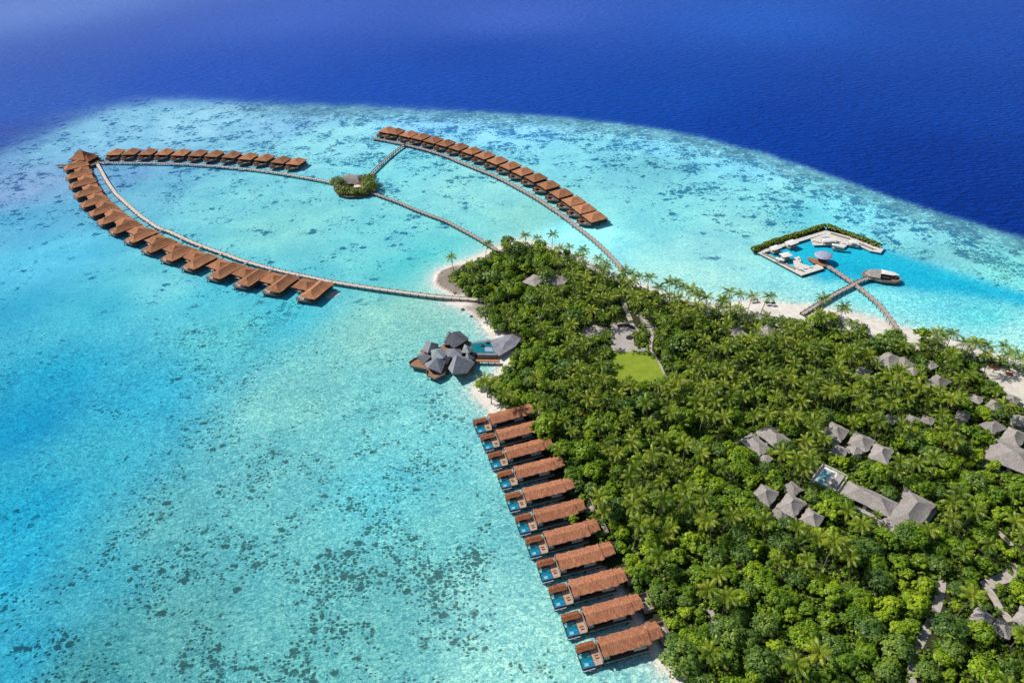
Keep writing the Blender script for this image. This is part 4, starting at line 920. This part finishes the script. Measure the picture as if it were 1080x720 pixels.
ip = U(378.5, 198.7, 2); r2 = empty('parasol', (ip[0], ip[1], 1.9), 0, 'white square parasol beside the islet pavilion', 'parasol')
MB().hip(-3.4, 3.4, -2.8, 2.8, 2.3, 3.0, ridge=.3, th=.1, n=2).obj('shade', M['white'], r2); MB().cyl(0, 0, 0, 2.3, .07, n=6).obj('pole', M['trim'], r2)
def bush(px, z, rx, ry, h, mat, label, cat='bush', group=None, n=1500, size=.5, name='bush', rz=0):
    c_ = U(px[0], px[1], z); v, q = leaf_cloud(n, rx, ry, h*.6, size, cz=h*.35, seed=int(px[0]*7+px[1]))
    me = np_mesh(name, v, q, mat); o = link(name, me, None, (c_[0], c_[1], z), rz); return tag(o, label, cat, group)
bush((356.5,199),1.8,6.2,7.0,10.5,M['hedge'],'tall conical green bush at the left rim of the garden islet','bush',n=1300)
bush((365,203.5),1.8,7.5,5.0,5.8,M['hedge'],'low green bush along the front left rim of the garden islet','bush',n=1100)
bush((374,205),1.8,7.0,4.4,4.6,M['hedge'],'low bright bush along the front rim of the garden islet','bush',n=900)
bush((384,204),1.8,6.5,4.6,5.0,M['hedge'],'low bright bush along the front right rim of the garden islet','bush',n=900)
bush((391,199.5),1.8,7.2,8.5,8.8,M['hedge'],'large round green bush at the right rim of the garden islet','bush',n=1600)
bush((389,193.5),1.8,6.2,7.2,8.4,M['hedge'],'round green bush by the cross jetty landing on the garden islet','bush',n=1200)

# ------------------------------------------------------------ marina club with hedge
ac = U(862, 262, 1.5)
r_ = empty('lagoon_club', (ac[0], ac[1], 0), 0, 'angular white-decked lagoon club platform enclosing blue water', 'platform')
MB().prism(loc2([(799,266),(802,264.5),(848,287),(867,281),(869,283),(845.5,290.3)], 1.6, ac), 1.1, 1.6).obj('south_deck', M['white_deck'], r_)
MB().prism(loc2([(800,263.8),(871,243),(871,246),(806,266.2)], 1.6, ac), 1.1, 1.59).obj('west_deck', M['white_deck'], r_)
MB().prism(loc2([(871.3,243),(905,251.5),(932.5,262),(929,266.5),(918,264.5),(903,257),(871.3,247)], 1.6, ac), 1.1, 1.58).obj('east_deck', M['white_deck'], r_)
MB().prism(loc2([(855,252),(870.5,246.5),(900,256.5),(893,258.5),(890,261.5),(876,258),(858,258.5)], 1.6, ac), 1.1, 1.57).obj('lounge_deck', M['white_deck'], r_)
MB().prism(loc2([(836,272),(843,270),(846,278),(856,281),(866,277),(868,281),(850,286.5),(838,281)], 1.55, ac), 1.0, 1.53).obj('corner_deck', M['white_deck'], r_)
MB().prism(loc2([(851,272),(853,270.8),(872,275.5),(874,280),(868,281),(858,277)], 1.7, ac), 1.2, 1.70).obj('timber_landing', M['brown_deck'], r_)
m = MB(); e = loc2([(799,266),(845.5,290.5),(869,283)], 1.2, ac)
for p, q in zip(e[:-1], e[1:]): m.bar((*p, .5), (*q, .5), .5, 1.15)
m.obj('quay_wall', M['darkwood'], r_)
for p, q in (((804,267.4),(820,275)),((822,276),(838,284)),((876,246.6),(896,252.5)),((906,257.2),(920,263))):
    a_, b_ = loc2([p, q], 1.6, ac); MB().bar((*a_, 2.0), (*b_, 2.0), .9, .7).obj('seating', M['trim'], r_)
# hedges along the two outer arms
def hedge(px, label, w_=2.6, h=3.2):
    W = resample(UL(px, 1.5), 1.2); o0 = W[0]; parts = []
    g = np.random.default_rng(int(px[0][0]))
    for i, p in enumerate(W):
        s = 1+.1*math.sin(i*.9)+g.uniform(-.08, .08); v, q = leaf_cloud(260, w_*.68*s, w_*.68*s, h*.5*s, .42, cz=h*.5, rr=g, shell=.85)
        parts.append((v+np.array([p[0]-o0[0], p[1]-o0[1], 0]), q))
    v, q = join(parts); rt = empty('hedge', (o0[0], o0[1], .9), 0, label, 'hedge')
    link('foliage', np_mesh('foliage', v, q, M['hedge']), rt)
    m = MB()
    for p, q2 in zip(W[:-1], W[1:]): m.bar((p[0]-o0[0], p[1]-o0[1], .3), (q2[0]-o0[0], q2[1]-o0[1], .3), w_*.9, 1.0)
    m.obj('planter', M['darkwood'], rt)
hedge([(795,264.5),(812,257.5),(840,249),(869,239.8)], 'long green hedge on the left arm of the lagoon club', 3.0, 3.2)
hedge([(873,240),(888,245.5),(903,251)], 'green hedge on the upper right arm of the lagoon club')
hedge([(906,252.3),(917,256.5),(927,260.5)], 'shorter green hedge at the tip of the right arm of the lagoon club')
def cabana(px, L, Wd, rz, label, z0=1.6):
    c_ = U(px[0], px[1], z0+2.6); r2 = empty('cabana', (c_[0], c_[1], z0), R(rz), label, 'cabana', 'white cabanas on the lagoon club')
    MB().hip(-L/2, L/2, -Wd/2, Wd/2, 2.5, 2.9, ridge=L*.6, th=.15, n=2, sag=0).obj('roof', M['white'], r2)
    me = MB().box(-.08, .08, -.08, .08, 0, 2.4).mesh('post', M['trim'])
    for x in (-L/2+.3, L/2-.3):
        for y in (-Wd/2+.3, Wd/2-.3): link('post', me, r2, (x, y, 0))
    MB().box(-L/2+.5, L/2-.5, -Wd/2+.5, Wd/2-.5, -.6, .05).obj('floor', M['trim'], r2)
    MB().box(-L/2+.8, L/2-.8, -.2, Wd/2-.7, .053, .5).obj('daybed', M['cloth'], r2)
cabana((835,255.3),6.8,5.2,25,'largest white cabana on the left arm of the lagoon club')
cabana((818,260.8),6.2,4.6,25,'white cabana nearest the left corner of the lagoon club')
cabana((829,268.3),6.4,5,15,'white cabana standing alone in the lagoon club water')
cabana((823,273),5.0,2.2,-38,'low white cabana on the south deck of the lagoon club')
cabana((875,252.5),9,3.4,0,'long white canopy on the lounge deck of the lagoon club')
cabana((885,258.3),8,2.6,-20,'narrow white canopy at the water side of the lounge deck')
cabana((900,254.6),5.0,3.2,-28,'white cabana near the upper right hedge of the lagoon club')
LG = [((858,254.5),20),((861,255.2),20),((864,256),20),((868,250.5),-30),((872,250),-30),((880,253.5),-30),((884,255),-30),((890,257),-30),((908,257),-28),((912,259),-28),((916,260.8),-28),((921,262.6),-28),
      ((812,270.8),-38),((816,272.8),-38),((828,278.8),-38),((832,280.8),-38),((843,284.5),10),((849,283.6),10),((855,282),10),((844,276),60),((842,273),60)]
lg = None
for i, ((a, c), rz) in enumerate(LG):
    p = U(a, c, 1.6)
    if lg is None:
        lg = empty('sun_lounger', (0, 0, 0)); MB().box(-1.0, .45, -.36, .36, .25, .42).obj('mattress', M['cloth'], lg)
        MB().add([(.45, -.36, .3), (1.05, -.36, .8), (1.05, .36, .8), (.45, .36, .3), (.45, -.36, .42), (1.0, -.36, .92), (1.0, .36, .92), (.45, .36, .42)], [(0,3,2,1),(4,5,6,7),(0,1,5,4),(1,2,6,5),(2,3,7,6),(3,0,4,7)]).obj('backrest', M['cloth'], lg)
        MB().box(-.95, .95, -.3, .3, 0, .22).obj('frame', M['darkwood'], lg); index_kids(lg); o = lg
    else: o = copy_tree(lg)
    o.location = (p[0], p[1], 1.605); o.rotation_euler = (0, 0, R(rz))
    where = 'on the lounge deck' if i < 8 else 'on the upper right arm' if i < 12 else 'on the south arm' if i < 16 else 'on the corner deck'
    tag(o, 'cream sun lounger '+where+' of the lagoon club', 'sun lounger', 'sun loungers '+where)
# round umbrella building
c_ = U(868.5, 269, 5); r2 = empty('round_pavilion', (c_[0], c_[1], 1.71), 0, 'round pale blue domed pavilion on the timber landing', 'pavilion')
m = MB(); N_ = 20; prof = [(0, 4.7), (2.2, 4.5), (4.2, 3.9), (5.2, 3.2), (5.1, 3.0)]
vs = [(0, 0, 4.7)]; fs = []
for rr2, z in prof[1:]: vs += [(rr2*math.cos(6.283*i/N_), rr2*math.sin(6.283*i/N_), z) for i in range(N_)]
fs += [(0, 1+i, 1+(i+1) % N_) for i in range(N_)]
for k in range(3): fs += [(1+k*N_+i, 1+(k+1)*N_+i, 1+(k+1)*N_+(i+1) % N_, 1+k*N_+(i+1) % N_) for i in range(N_)]
fs.append(tuple(1+3*N_+i for i in range(N_)))
m.add(vs, fs).obj('roof', M['lilac'], r2); MB().cyl(0, 0, 0, 3.4, .35, n=8).obj('column', M['trim'], r2); MB().cyl(0, 0, .01, 1.1, 2.6, 2.6, 16).obj('bar_counter', M['wall_dark'], r2)
# boat-shaped pavilion
c_ = U(928, 292, 2); r2 = empty('boat_pavilion', (c_[0], c_[1], 0), R(-27), 'boat-shaped pavilion with a brown and white curved roof', 'pavilion')
hull = [(-9.5, 0), (-7.5, 3.6), (-2, 5.0), (5, 4.6), (9.5, 2.2), (11, -.6), (8, -3.8), (1, -5.0), (-6, -3.4)]
MB().prism(hull, 1.2, 1.9).obj('deck', M['brown_deck'], r2)
m = MB()
for p, q in zip(hull, hull[1:]+hull[:1]): m.bar((*p, 2.3), (*q, 2.3), .3, 1.2)
m.obj('bulwark', M['trim'], r2)
MB().box(-6, 4.5, -3.0, 3.2, 1.91, 3.5).obj('wall', M['wall_dark'], r2)
vs = [(-8.8, -.5, 3.4), (-5.5, -4.2, 3.6), (0, -4.8, 3.7), (0, 0.6, 5.0), (0, 4.9, 4.2), (-5.5, 4.0, 3.8), (-5.2, .2, 4.8)]
o = MB().add(vs, [(0, 1, 6), (1, 2, 3, 6), (6, 3, 4, 5), (0, 6, 5)]).obj('thatched_roof', M['grey_thatch'], r2); md = o.modifiers.new('t', 'SOLIDIFY'); md.thickness = .3
vs = [(0.05, -1.2, 4.9), (6.0, -.4, 4.5), (9.8, 2.0, 4.2), (6.5, 4.3, 4.2), (0.05, 5.0, 4.3), (3.0, 2.2, 5.1)]
o = MB().add(vs, [(0, 1, 5), (1, 2, 5), (2, 3, 5), (3, 4, 5), (4, 0, 5)]).obj('white_roof', M['white'], r2); md = o.modifiers.new('t', 'SOLIDIFY'); md.thickness = .15
for x, y in ((6, -2.2), (8, -.5), (5, 2.0)): MB().cyl(x, y, 1.91, 4.1, .1, n=6).obj('post', M['trim'], r2)
stilts(r2, [(-7, 0), (-3, 3.8), (4, 3.6), (9, 1), (6, -3.4), (0, -4), (-5, -2.6)], 1.2, .25)
# beach canopies
for px, lab in (((795,317),'larger dark beach canopy at the water edge of the north beach'),((809,320.5),'small dark beach canopy left of two on the north beach'),((815,321),'small dark beach canopy right of two on the north beach')):
    c_ = U(px[0], px[1], 1.5); s = 1.0 if px[0] > 800 else 1.8; r2 = empty('beach_canopy', (c_[0], c_[1], float(max(.0, ground_z(np.array([c_[0]]), np.array([c_[1]]))[0]))), .2, lab, 'canopy', 'dark canopies on the north beach')
    MB().hip(-1.3*s, 1.3*s, -1.2, 1.2, 1.8, 2.4, ridge=.4, th=.1, n=2).obj('shade', M['grey_thatch' if s > 1 else 'wall_dark'], r2)
    me = MB().cyl(0, 0, 0, 1.8, .06, n=5).mesh('pole', M['trim'])
    for x, y in ((-1, -1), (1, -1), (-1, 1), (1, 1)): link('pole', me, r2, (x*s, y, 0))
# plaza furniture
c_ = U(660.5, 344, 1.2); r2 = empty('curved_bench', (c_[0], c_[1], 1.061), R(-20), 'dark curved bench on the upper part of the plaza', 'bench')
m = MB(); m2 = MB()
for i in range(8):
    a0, a1 = R(40+i*12.5), R(40+(i+1)*12.5)
    P = [(6*math.cos(a0), 6*math.sin(a0)-5), (6*math.cos(a1), 6*math.sin(a1)-5), (4.8*math.cos(a1), 4.8*math.sin(a1)-5), (4.8*math.cos(a0), 4.8*math.sin(a0)-5)]
    m.prism(P, 0, .45); P2 = [P[0], P[1], (6.25*math.cos(a1), 6.25*math.sin(a1)-5), (6.25*math.cos(a0), 6.25*math.sin(a0)-5)]; m2.prism(P2, 0, .95)
m.obj('seat', M['wall_dark'], r2); m2.obj('backrest', M['wall_dark'], r2)
c_ = U(663.5, 356, 1.2); r2 = empty('fire_pit', (c_[0], c_[1], 1.061), 0, 'dark round pit on the plaza below the curved bench', 'fire pit')
MB().cyl(0, 0, 0, .5, 1.7, 1.6, 14).obj('basin', M['wall_dark'], r2); MB().cyl(0, 0, .503, .56, 1.3, 1.3, 12).obj('coals', M['darkwood'], r2)
# rocks on the western spit
for i, (a, c) in enumerate([(476,283),(466,288),(463,296),(470,303),(480,309),(488,326),(497,333)]):
    c_ = U(a, c, .5); g = np.random.default_rng(i); m = MB(); n = 9; vs = []; rr2 = g.uniform(.6, 1.3)
    for k, (zz_, sc) in enumerate(((-.3, 1), (.35, .9), (.7, .45))):
        vs += [(rr2*sc*(1+g.uniform(-.2, .2))*math.cos(6.283*j/n), rr2*sc*(1+g.uniform(-.2, .2))*math.sin(6.283*j/n), zz_*rr2) for j in range(n)]
    fs = [(k*n+j, k*n+(j+1) % n, (k+1)*n+(j+1) % n, (k+1)*n+j) for k in range(2) for j in range(n)]+[tuple(range(2*n, 3*n))]
    o = m.add(vs, fs).obj('rock', M['rock']); o.location = (c_[0], c_[1], .15)
    tag(o, 'dark reef rock on the rubble shore of the western spit', 'rock', 'rocks on the western spit')

# ------------------------------------------------------------ forest
CLEAR = [(p, .6) for p in HOUSE_POLY]+[(PLAZA, 0), (LAWN, -1.5)]
def grow(poly, d):
    cx = sum(p[0] for p in poly)/len(poly); cy = sum(p[1] for p in poly)/len(poly)
    return [(cx+(x-cx)*(1+d/max(6, math.hypot(x-cx, y-cy))), cy+(y-cy)*(1+d/max(6, math.hypot(x-cx, y-cy)))) for x, y in poly]
clear_px = [grow(p, d) for p, d in CLEAR]
clear_px += [SANDY[0], SANDY[3]]+[[(793,322),(860,326),(850,336),(800,336)]]
clear_px += [[(454,286),(470,279),(492,274),(480,285),(469,296),(468,308),(478,314),(506,315),(508,323),(470,324),(455,312)], [(512,440),(554,431),(562,450),(564,462),(574,470),(582,487),(592,504),(600,518),(612,533),(624,550),(636,570),(649,590),(658,605),(664,622),(680,634),(704,664),(700,690),(660,720),(600,720),(520,500)],
             [(492,352),(520,348),(549,350),(551,360),(540,371),(528,384),(530,395),(500,400)]]
path_px = [([p for p in pts], wd) for pts, wd in PATHS]
for pts, wd in path_px: pass
def bad_px(px, py, m=0):
    b = np.zeros(np.shape(px), bool)
    for p in clear_px: b |= inpoly(px, py, p)
    for pts, wd in path_px: b |= dline(px, py, pts) < wd*1.15+1.5
    return b
veg = []
def noise2(x, y, s, ph=0):
    return .5+.25*(np.sin(x*s+1.3+ph)*np.cos(y*s*1.13+.7+ph)+np.sin((x+y)*s*.61+2+ph)*np.cos((x-y)*s*.53+ph))
def palm_frac(px, py, X, Y):
    f = np.full(np.shape(px), .45)
    f = np.where(py < 440, .74, f)
    f = np.where((px < 600) & (py < 380), .42, f)
    f = np.where((px < 560) & (py < 430), .08, f)
    f = np.where((py > 440) & (px > 760), .22, f)
    f = np.where((py > 400) & (py < 470) & (px > 880), .55, f)
    f = np.where((py > 440) & (py < 560) & (px < 760), .38, f)
    f = np.where(py > 575, .05, f)
    return f
gx = np.arange(-50, 420, 3.6); gy = np.arange(70, 420, 3.6); X, Y = np.meshgrid(gx, gy); X = X.ravel(); Y = Y.ravel()
X = X+rng.uniform(-1.7, 1.7, len(X)); Y = Y+rng.uniform(-1.7, 1.7, len(Y))
ins = inpoly(X, Y, SHORE); ds = dline(X, Y, SHORE, True)
px, py = PX(X, Y, 1.0); 
lim = np.where((px > 740) & (py < 370), np.where((px > 785) & (px < 862), 15, np.where((px > 885) & (px < 970), 19, 9)), np.where((px < 520) & (py < 330), 8, 5.5)); lim = np.where((px < 570) & (py > 325), 3.0, lim); lim = np.where(py > 440, 3.0, lim)
ok = ins & (ds > lim) & (px > -40) & (px < 1180) & (py > 200) & (py < 800)
for cen, rad in HOUSE_FOOT: ok &= np.hypot(X-cen[0], Y-cen[1]) > rad+.6
for org, a in SHORE_V:
    lx = (X-org[0])*math.cos(a)+(Y-org[1])*math.sin(a); ly = -(X-org[0])*math.sin(a)+(Y-org[1])*math.cos(a)
    ok &= ~((lx > -12) & (lx < 19) & (ly > -4.0) & (ly < 9.5))
for J in (J_LEFT, J_MID, J_RIGHT, J_M1, J_M2): ok &= dline(X, Y, [tuple(p) for p in J]) > 3.4
X, Y = X[ok], Y[ok]
order = rng.permutation(len(X)); X, Y = X[order], Y[order]
taken = []; cell = {}
def free(x, y, r_, store=True):
    cx, cy = int(x//8), int(y//8)
    for i in (-1, 0, 1):
        for j in (-1, 0, 1):
            for (a, b_, q) in cell.get((cx+i, cy+j), ()):
                if (a-x)**2+(b_-y)**2 < ((r_+q)/2)**2: return False
    if store: cell.setdefault((cx, cy), []).append((x, y, r_))
    return True
plants = []      # kind, variant, x, y, scale, rot
# palms that stand out in the photograph: crown pixel, trunk height
for a, c, h in [(841.7,486.7,10.5),(855.8,486,12),(746.7,622,9),(767.8,630,9),(880,572,12),(864,688,12),(840,702,9),(664,503,9),(675.6,523,10.5),(700,528,10.5),(742,523,12),(727,530,10.5),(675,552,12),(695,587,10.5),(700,526,9),(667,533,12),
                (554,249,8.5),(615,264,9),(706,299,11),(714,298,12),(685,293,10),(695,304,10),(763,317,8),(1063,375,8),(1017,362,9),(1030,362,10),(1040,366,9),(808,335,8),(852,480,9),(826,478,9),(848,495,9),(1000,456,11),(1007,465,10),(1058,428,10),(918,376,8),(990,360,9),(1006,530,9),(1012,520,9),(858,445,10),(838,440,10)]:
    x, y = U(a, c, h+1)
    v = int(np.argmin([abs(p[6][2]+.1-h) for p in PALMS])); top = PALMS[v][6]; rot = random.uniform(0, 6.28); s = h/top[2]
    x -= s*(top[0]*math.cos(rot)-top[1]*math.sin(rot)); y -= s*(top[0]*math.sin(rot)+top[1]*math.cos(rot))
    z = max(.2, float(ground_z(np.array([x]), np.array([y]))[0])); free(x, y, 5.0); plants.append(('palm', v, x, y, s, rot, z))
PXg, PYg = PX(X, Y, 1.0)
for x, y, a, c in zip(X, Y, PXg, PYg):
    pf = float(palm_frac(np.array(a), np.array(c), x, y))
    n_ = noise2(x, y, .07); kind = 'palm' if rng.random() < np.clip(pf+(n_-.5)*.9, 0, 1) and pf > .02 else 'tree'
    if kind == 'palm':
        v = int(rng.integers(0, 6)); s = rng.uniform(.72, 1.0)
        for att in range(3):
            top = PALMS[v][6]*s
            q = [PX(x+dx, y+dy, 1+top[2]+dz) for dx, dy, dz in ((0, 0, 0), (-2.8, 0, -.5), (2.8, 0, -.5), (0, -2.8, -1.5), (0, 0, -2.5))]
            if not any(bad_px(np.array(u), np.array(w_)) for u, w_ in q): break
            s *= .7
        else: kind = 'tree'
        if kind == 'palm' and s < .45: kind = 'tree'
    if kind == 'palm':
        if free(x, y, 4.4): plants.append(('palm', v, x, y, s, rng.uniform(0, 6.28), 1.0))
    else:
        v = int(rng.choice([0, 1, 2, 3, 4, 5, 7], p=[.16, .18, .14, .14, .12, .12, .14])); s = rng.choice([.65, .85, 1.0, 1.2, 1.45], p=[.15, .25, .3, .2, .1])*rng.uniform(.93, 1.07)
        for att in range(4):
            hh, rx = TREES[v][6]*s, TREES[v][7]*s
            q = [PX(x+dx*rx, y+dy*rx, 1+hh*dz) for dx, dy, dz in ((0, 0, .98), (-.85, 0, .6), (.85, 0, .6), (0, -.85, .5), (0, 0, .5))]
            if not any(bad_px(np.array(u), np.array(w_)) for u, w_ in q): break
            s *= .68
        else: continue
        if free(x, y, rx*1.35): plants.append(('tree', v, x, y, s, rng.uniform(0, 6.28), .95))
# the big bright round tree and the tree standing between two shore villas
x, y = U(962, 566, 6); plants.append(('tree', 6, x, y, 1.15, .3, 1.0))
x, y = U(603.5, 545, 4.5); plants.append(('tree', 3, x, y, .85, .3, .9))
x, y = U(884, 484, 4); plants.append(('tree', 0, x, y, .85, .3, 1.0))
ppx = np.array([PX(p[2], p[3], 1+4) for p in plants]); dist = np.array([math.hypot(p[2], p[3]) for p in plants])
vis = (ppx[:, 0] > -12) & (ppx[:, 0] < 1092) & (ppx[:, 1] < 735)
AREAS = [((570,285),'in the west grove by the jetty landings'),((530,410),'on the west shore by the slate restaurant'),((620,470),'behind the northern shore villas'),((690,600),'behind the southern shore villas'),
         ((672,370),'around the green lawn and plaza'),((770,350),'behind the north beach hut'),((760,430),'in the dense grove right of the lawn'),((900,370),'along the north beach'),
         ((1040,400),'by the sandy clearing at the right edge'),((890,490),'around the central grey villa cluster'),((1000,480),'between the central villas and the right edge hall'),((800,560),'around the lower grey villa cluster'),
         ((840,660),'in the foreground thicket'),((930,600),'left of the sand path in the lower right corner'),((1020,600),'between the two sand paths in the lower right corner'),((1000,690),'right of the sand path at the bottom edge'),((905,680),'left of the sand path at the bottom edge'),((740,690),'in the foreground thicket by the last shore villa'),((700,440),'below the green lawn'),((830,410),'in the palm grove north of the central villas'),((620,330),'between the west grove and the plaza'),((1060,560),'below the right edge hall')]
cnt = {'palm': 0, 'tree': 0}; rest = {'palm': [], 'tree': [], 'tree_dark': []}
for i in np.argsort(dist):
    kind, v, x, y, s, rot, z = plants[i]
    if vis[i] and cnt[kind] < 300:
        cnt[kind] += 1
        j = min(range(len(AREAS)), key=lambda k: (AREAS[k][0][0]-ppx[i, 0])**2+(1.3*(AREAS[k][0][1]-ppx[i, 1]))**2); ar = AREAS[j][1]
        if kind == 'palm':
            P = PALMS[v]; hp = s*PALMS[v][6][2]; ad = 'tall' if hp > 9.8 else 'short' if hp < 7.6 else 'medium-height'; ln = ' leaning' if v in (2, 3, 5) else ' upright'
            rt = empty('coconut_palm', (x, y, z), rot, ad+ln+' coconut palm '+ar, 'palm tree', ad+ln+' coconut palms '+ar)
        else:
            P = TREES[v]; dk = v in (2, 5)
            sz = 'large ' if s*P[7] > 4.1 else 'small ' if s*P[7] < 2.9 else 'medium-sized '; bl = ('dark green ' if dk else 'bright green ')+('uneven ' if v in (0, 3, 4, 7) else 'round ')
            if v == 6: lab = 'big bright green round-crowned tree in front of the largest grey thatched roof'
            else: lab = sz+bl+'leafy tree '+ar
            rt = empty('leafy_tree', (x, y, z), rot, lab, 'tree', None if v == 6 else sz+bl+'leafy trees '+ar)
        rt.scale = (s, s, s); link('trunk', P[4], rt); link('crown', P[5], rt)
    else:
        rest['tree_dark' if kind == 'tree' and v in (2, 5) else kind].append((kind, v, x, y, s, rot, z))
print('trees', cnt, {k: len(q) for k, q in rest.items()})
def merged(lst, which):
    out = []
    for kind, v, x, y, s, rot, z in lst:
        P = (PALMS if kind == 'palm' else TREES)[v]; V, Q = (P[0], P[1]) if which == 'trunk' else (P[2], P[3])
        if which == 'crown' and kind == 'tree':
            Q = Q[::2]; V = V.reshape(-1, 4, 3)[::2]; c_ = V.mean(1, keepdims=True); V = (c_+(V-c_)*1.25).reshape(-1, 3); Q = np.arange(len(V)).reshape(-1, 4)
        c0, s0 = math.cos(rot)*s, math.sin(rot)*s
        out.append((np.c_[V[:, 0]*c0-V[:, 1]*s0+x, V[:, 0]*s0+V[:, 1]*c0+y, V[:, 2]*s+z], Q))
    return join(out)
for key, nm, lab in (('palm', 'palm_grove', 'far part of the palm grove that reads as one mass of fronds'), ('tree', 'bright_thicket', 'far part of the bright green thicket that reads as one mass'), ('tree_dark', 'dark_thicket', 'far part of the dark green thicket that reads as one mass')):
    if not rest[key]: continue
    V, Q = merged(rest[key], 'crown'); o = link(nm, np_mesh(nm, V, Q, M['palm_leaf'] if key == 'palm' else (M['leaf'] if key == 'tree' else M['leaf_dark']))); tag(o, lab, 'trees' if key != 'palm' else 'palms', kind='stuff')
    V, Q = merged(rest[key], 'trunk'); o2 = link('trunks', np_mesh('trunks', V, Q, M['trunk'] if key == 'palm' else M['bark'], smooth=True), o)
# undergrowth
gx = np.arange(-50, 420, 2.6); gy = np.arange(70, 420, 2.6); X, Y = np.meshgrid(gx, gy); X = X.ravel()+rng.uniform(-1, 1, X.size); Y = Y.ravel()+rng.uniform(-1, 1, Y.size)
ins = inpoly(X, Y, SHORE); ds = dline(X, Y, SHORE, True); px, py = PX(X, Y, 1.8)
lim = np.where((px > 740) & (py < 370), np.where((px > 785) & (px < 862), 14, np.where((px > 885) & (px < 970), 18, 8)), np.where((px < 520) & (py < 330), 8, 5.0)); lim = np.where(py > 440, 2.5, lim)
ok = ins & (ds > lim+rng.uniform(0, 2, len(X))) & (px > -20) & (px < 1120) & (py < 740) & ~bad_px(px, py)
for cen, rad in HOUSE_FOOT: ok &= np.hypot(X-cen[0], Y-cen[1]) > rad*.8
for org, a in SHORE_V:
    lx = (X-org[0])*math.cos(a)+(Y-org[1])*math.sin(a); ly = -(X-org[0])*math.sin(a)+(Y-org[1])*math.cos(a)
    ok &= ~((lx > -12) & (lx < (24.3 if org[1] < 150 else 19)) & (ly > -3.0) & (ly < 9.5))
for J in (J_LEFT, J_MID, J_RIGHT, J_M1, J_M2): ok &= dline(X, Y, [tuple(p) for p in J]) > 3.0
X, Y = X[ok], Y[ok]; base = [leaf_cloud(70, 1.9, 1.9, 1.3, .38, cz=.4, seed=900+k) for k in range(5)]; parts = []
for x, y in zip(X, Y):
    v, q = base[int(rng.integers(0, 5))]; s = rng.uniform(.7, 1.3); a = rng.uniform(0, 6.28); c0, s0 = math.cos(a)*s, math.sin(a)*s
    parts.append((np.c_[v[:, 0]*c0-v[:, 1]*s0+x, v[:, 0]*s0+v[:, 1]*c0+y, v[:, 2]*s+.95], q))
V, Q = join(parts); tag(link('undergrowth', np_mesh('undergrowth', V, Q, M['under'])), 'low green undergrowth covering the forest floor', 'undergrowth', kind='stuff')
print('undergrowth', len(parts), 'faces', len(Q))
# red flowering shrubs by the sandy clearing
for i, ((a, c), lab) in enumerate([((1048,388),'red flowering shrub left of two by the sandy clearing'),((1064,394),'red flowering shrub right of two by the sandy clearing'),((612,437),'small red flowering shrub beside the northern shore villas')]):
    bush((a, c), 1.0, 1.9, 1.6, 1.6, M['flower'], lab, 'shrub', 'red flowering shrubs', n=160, size=.3, name='flowering_shrub')
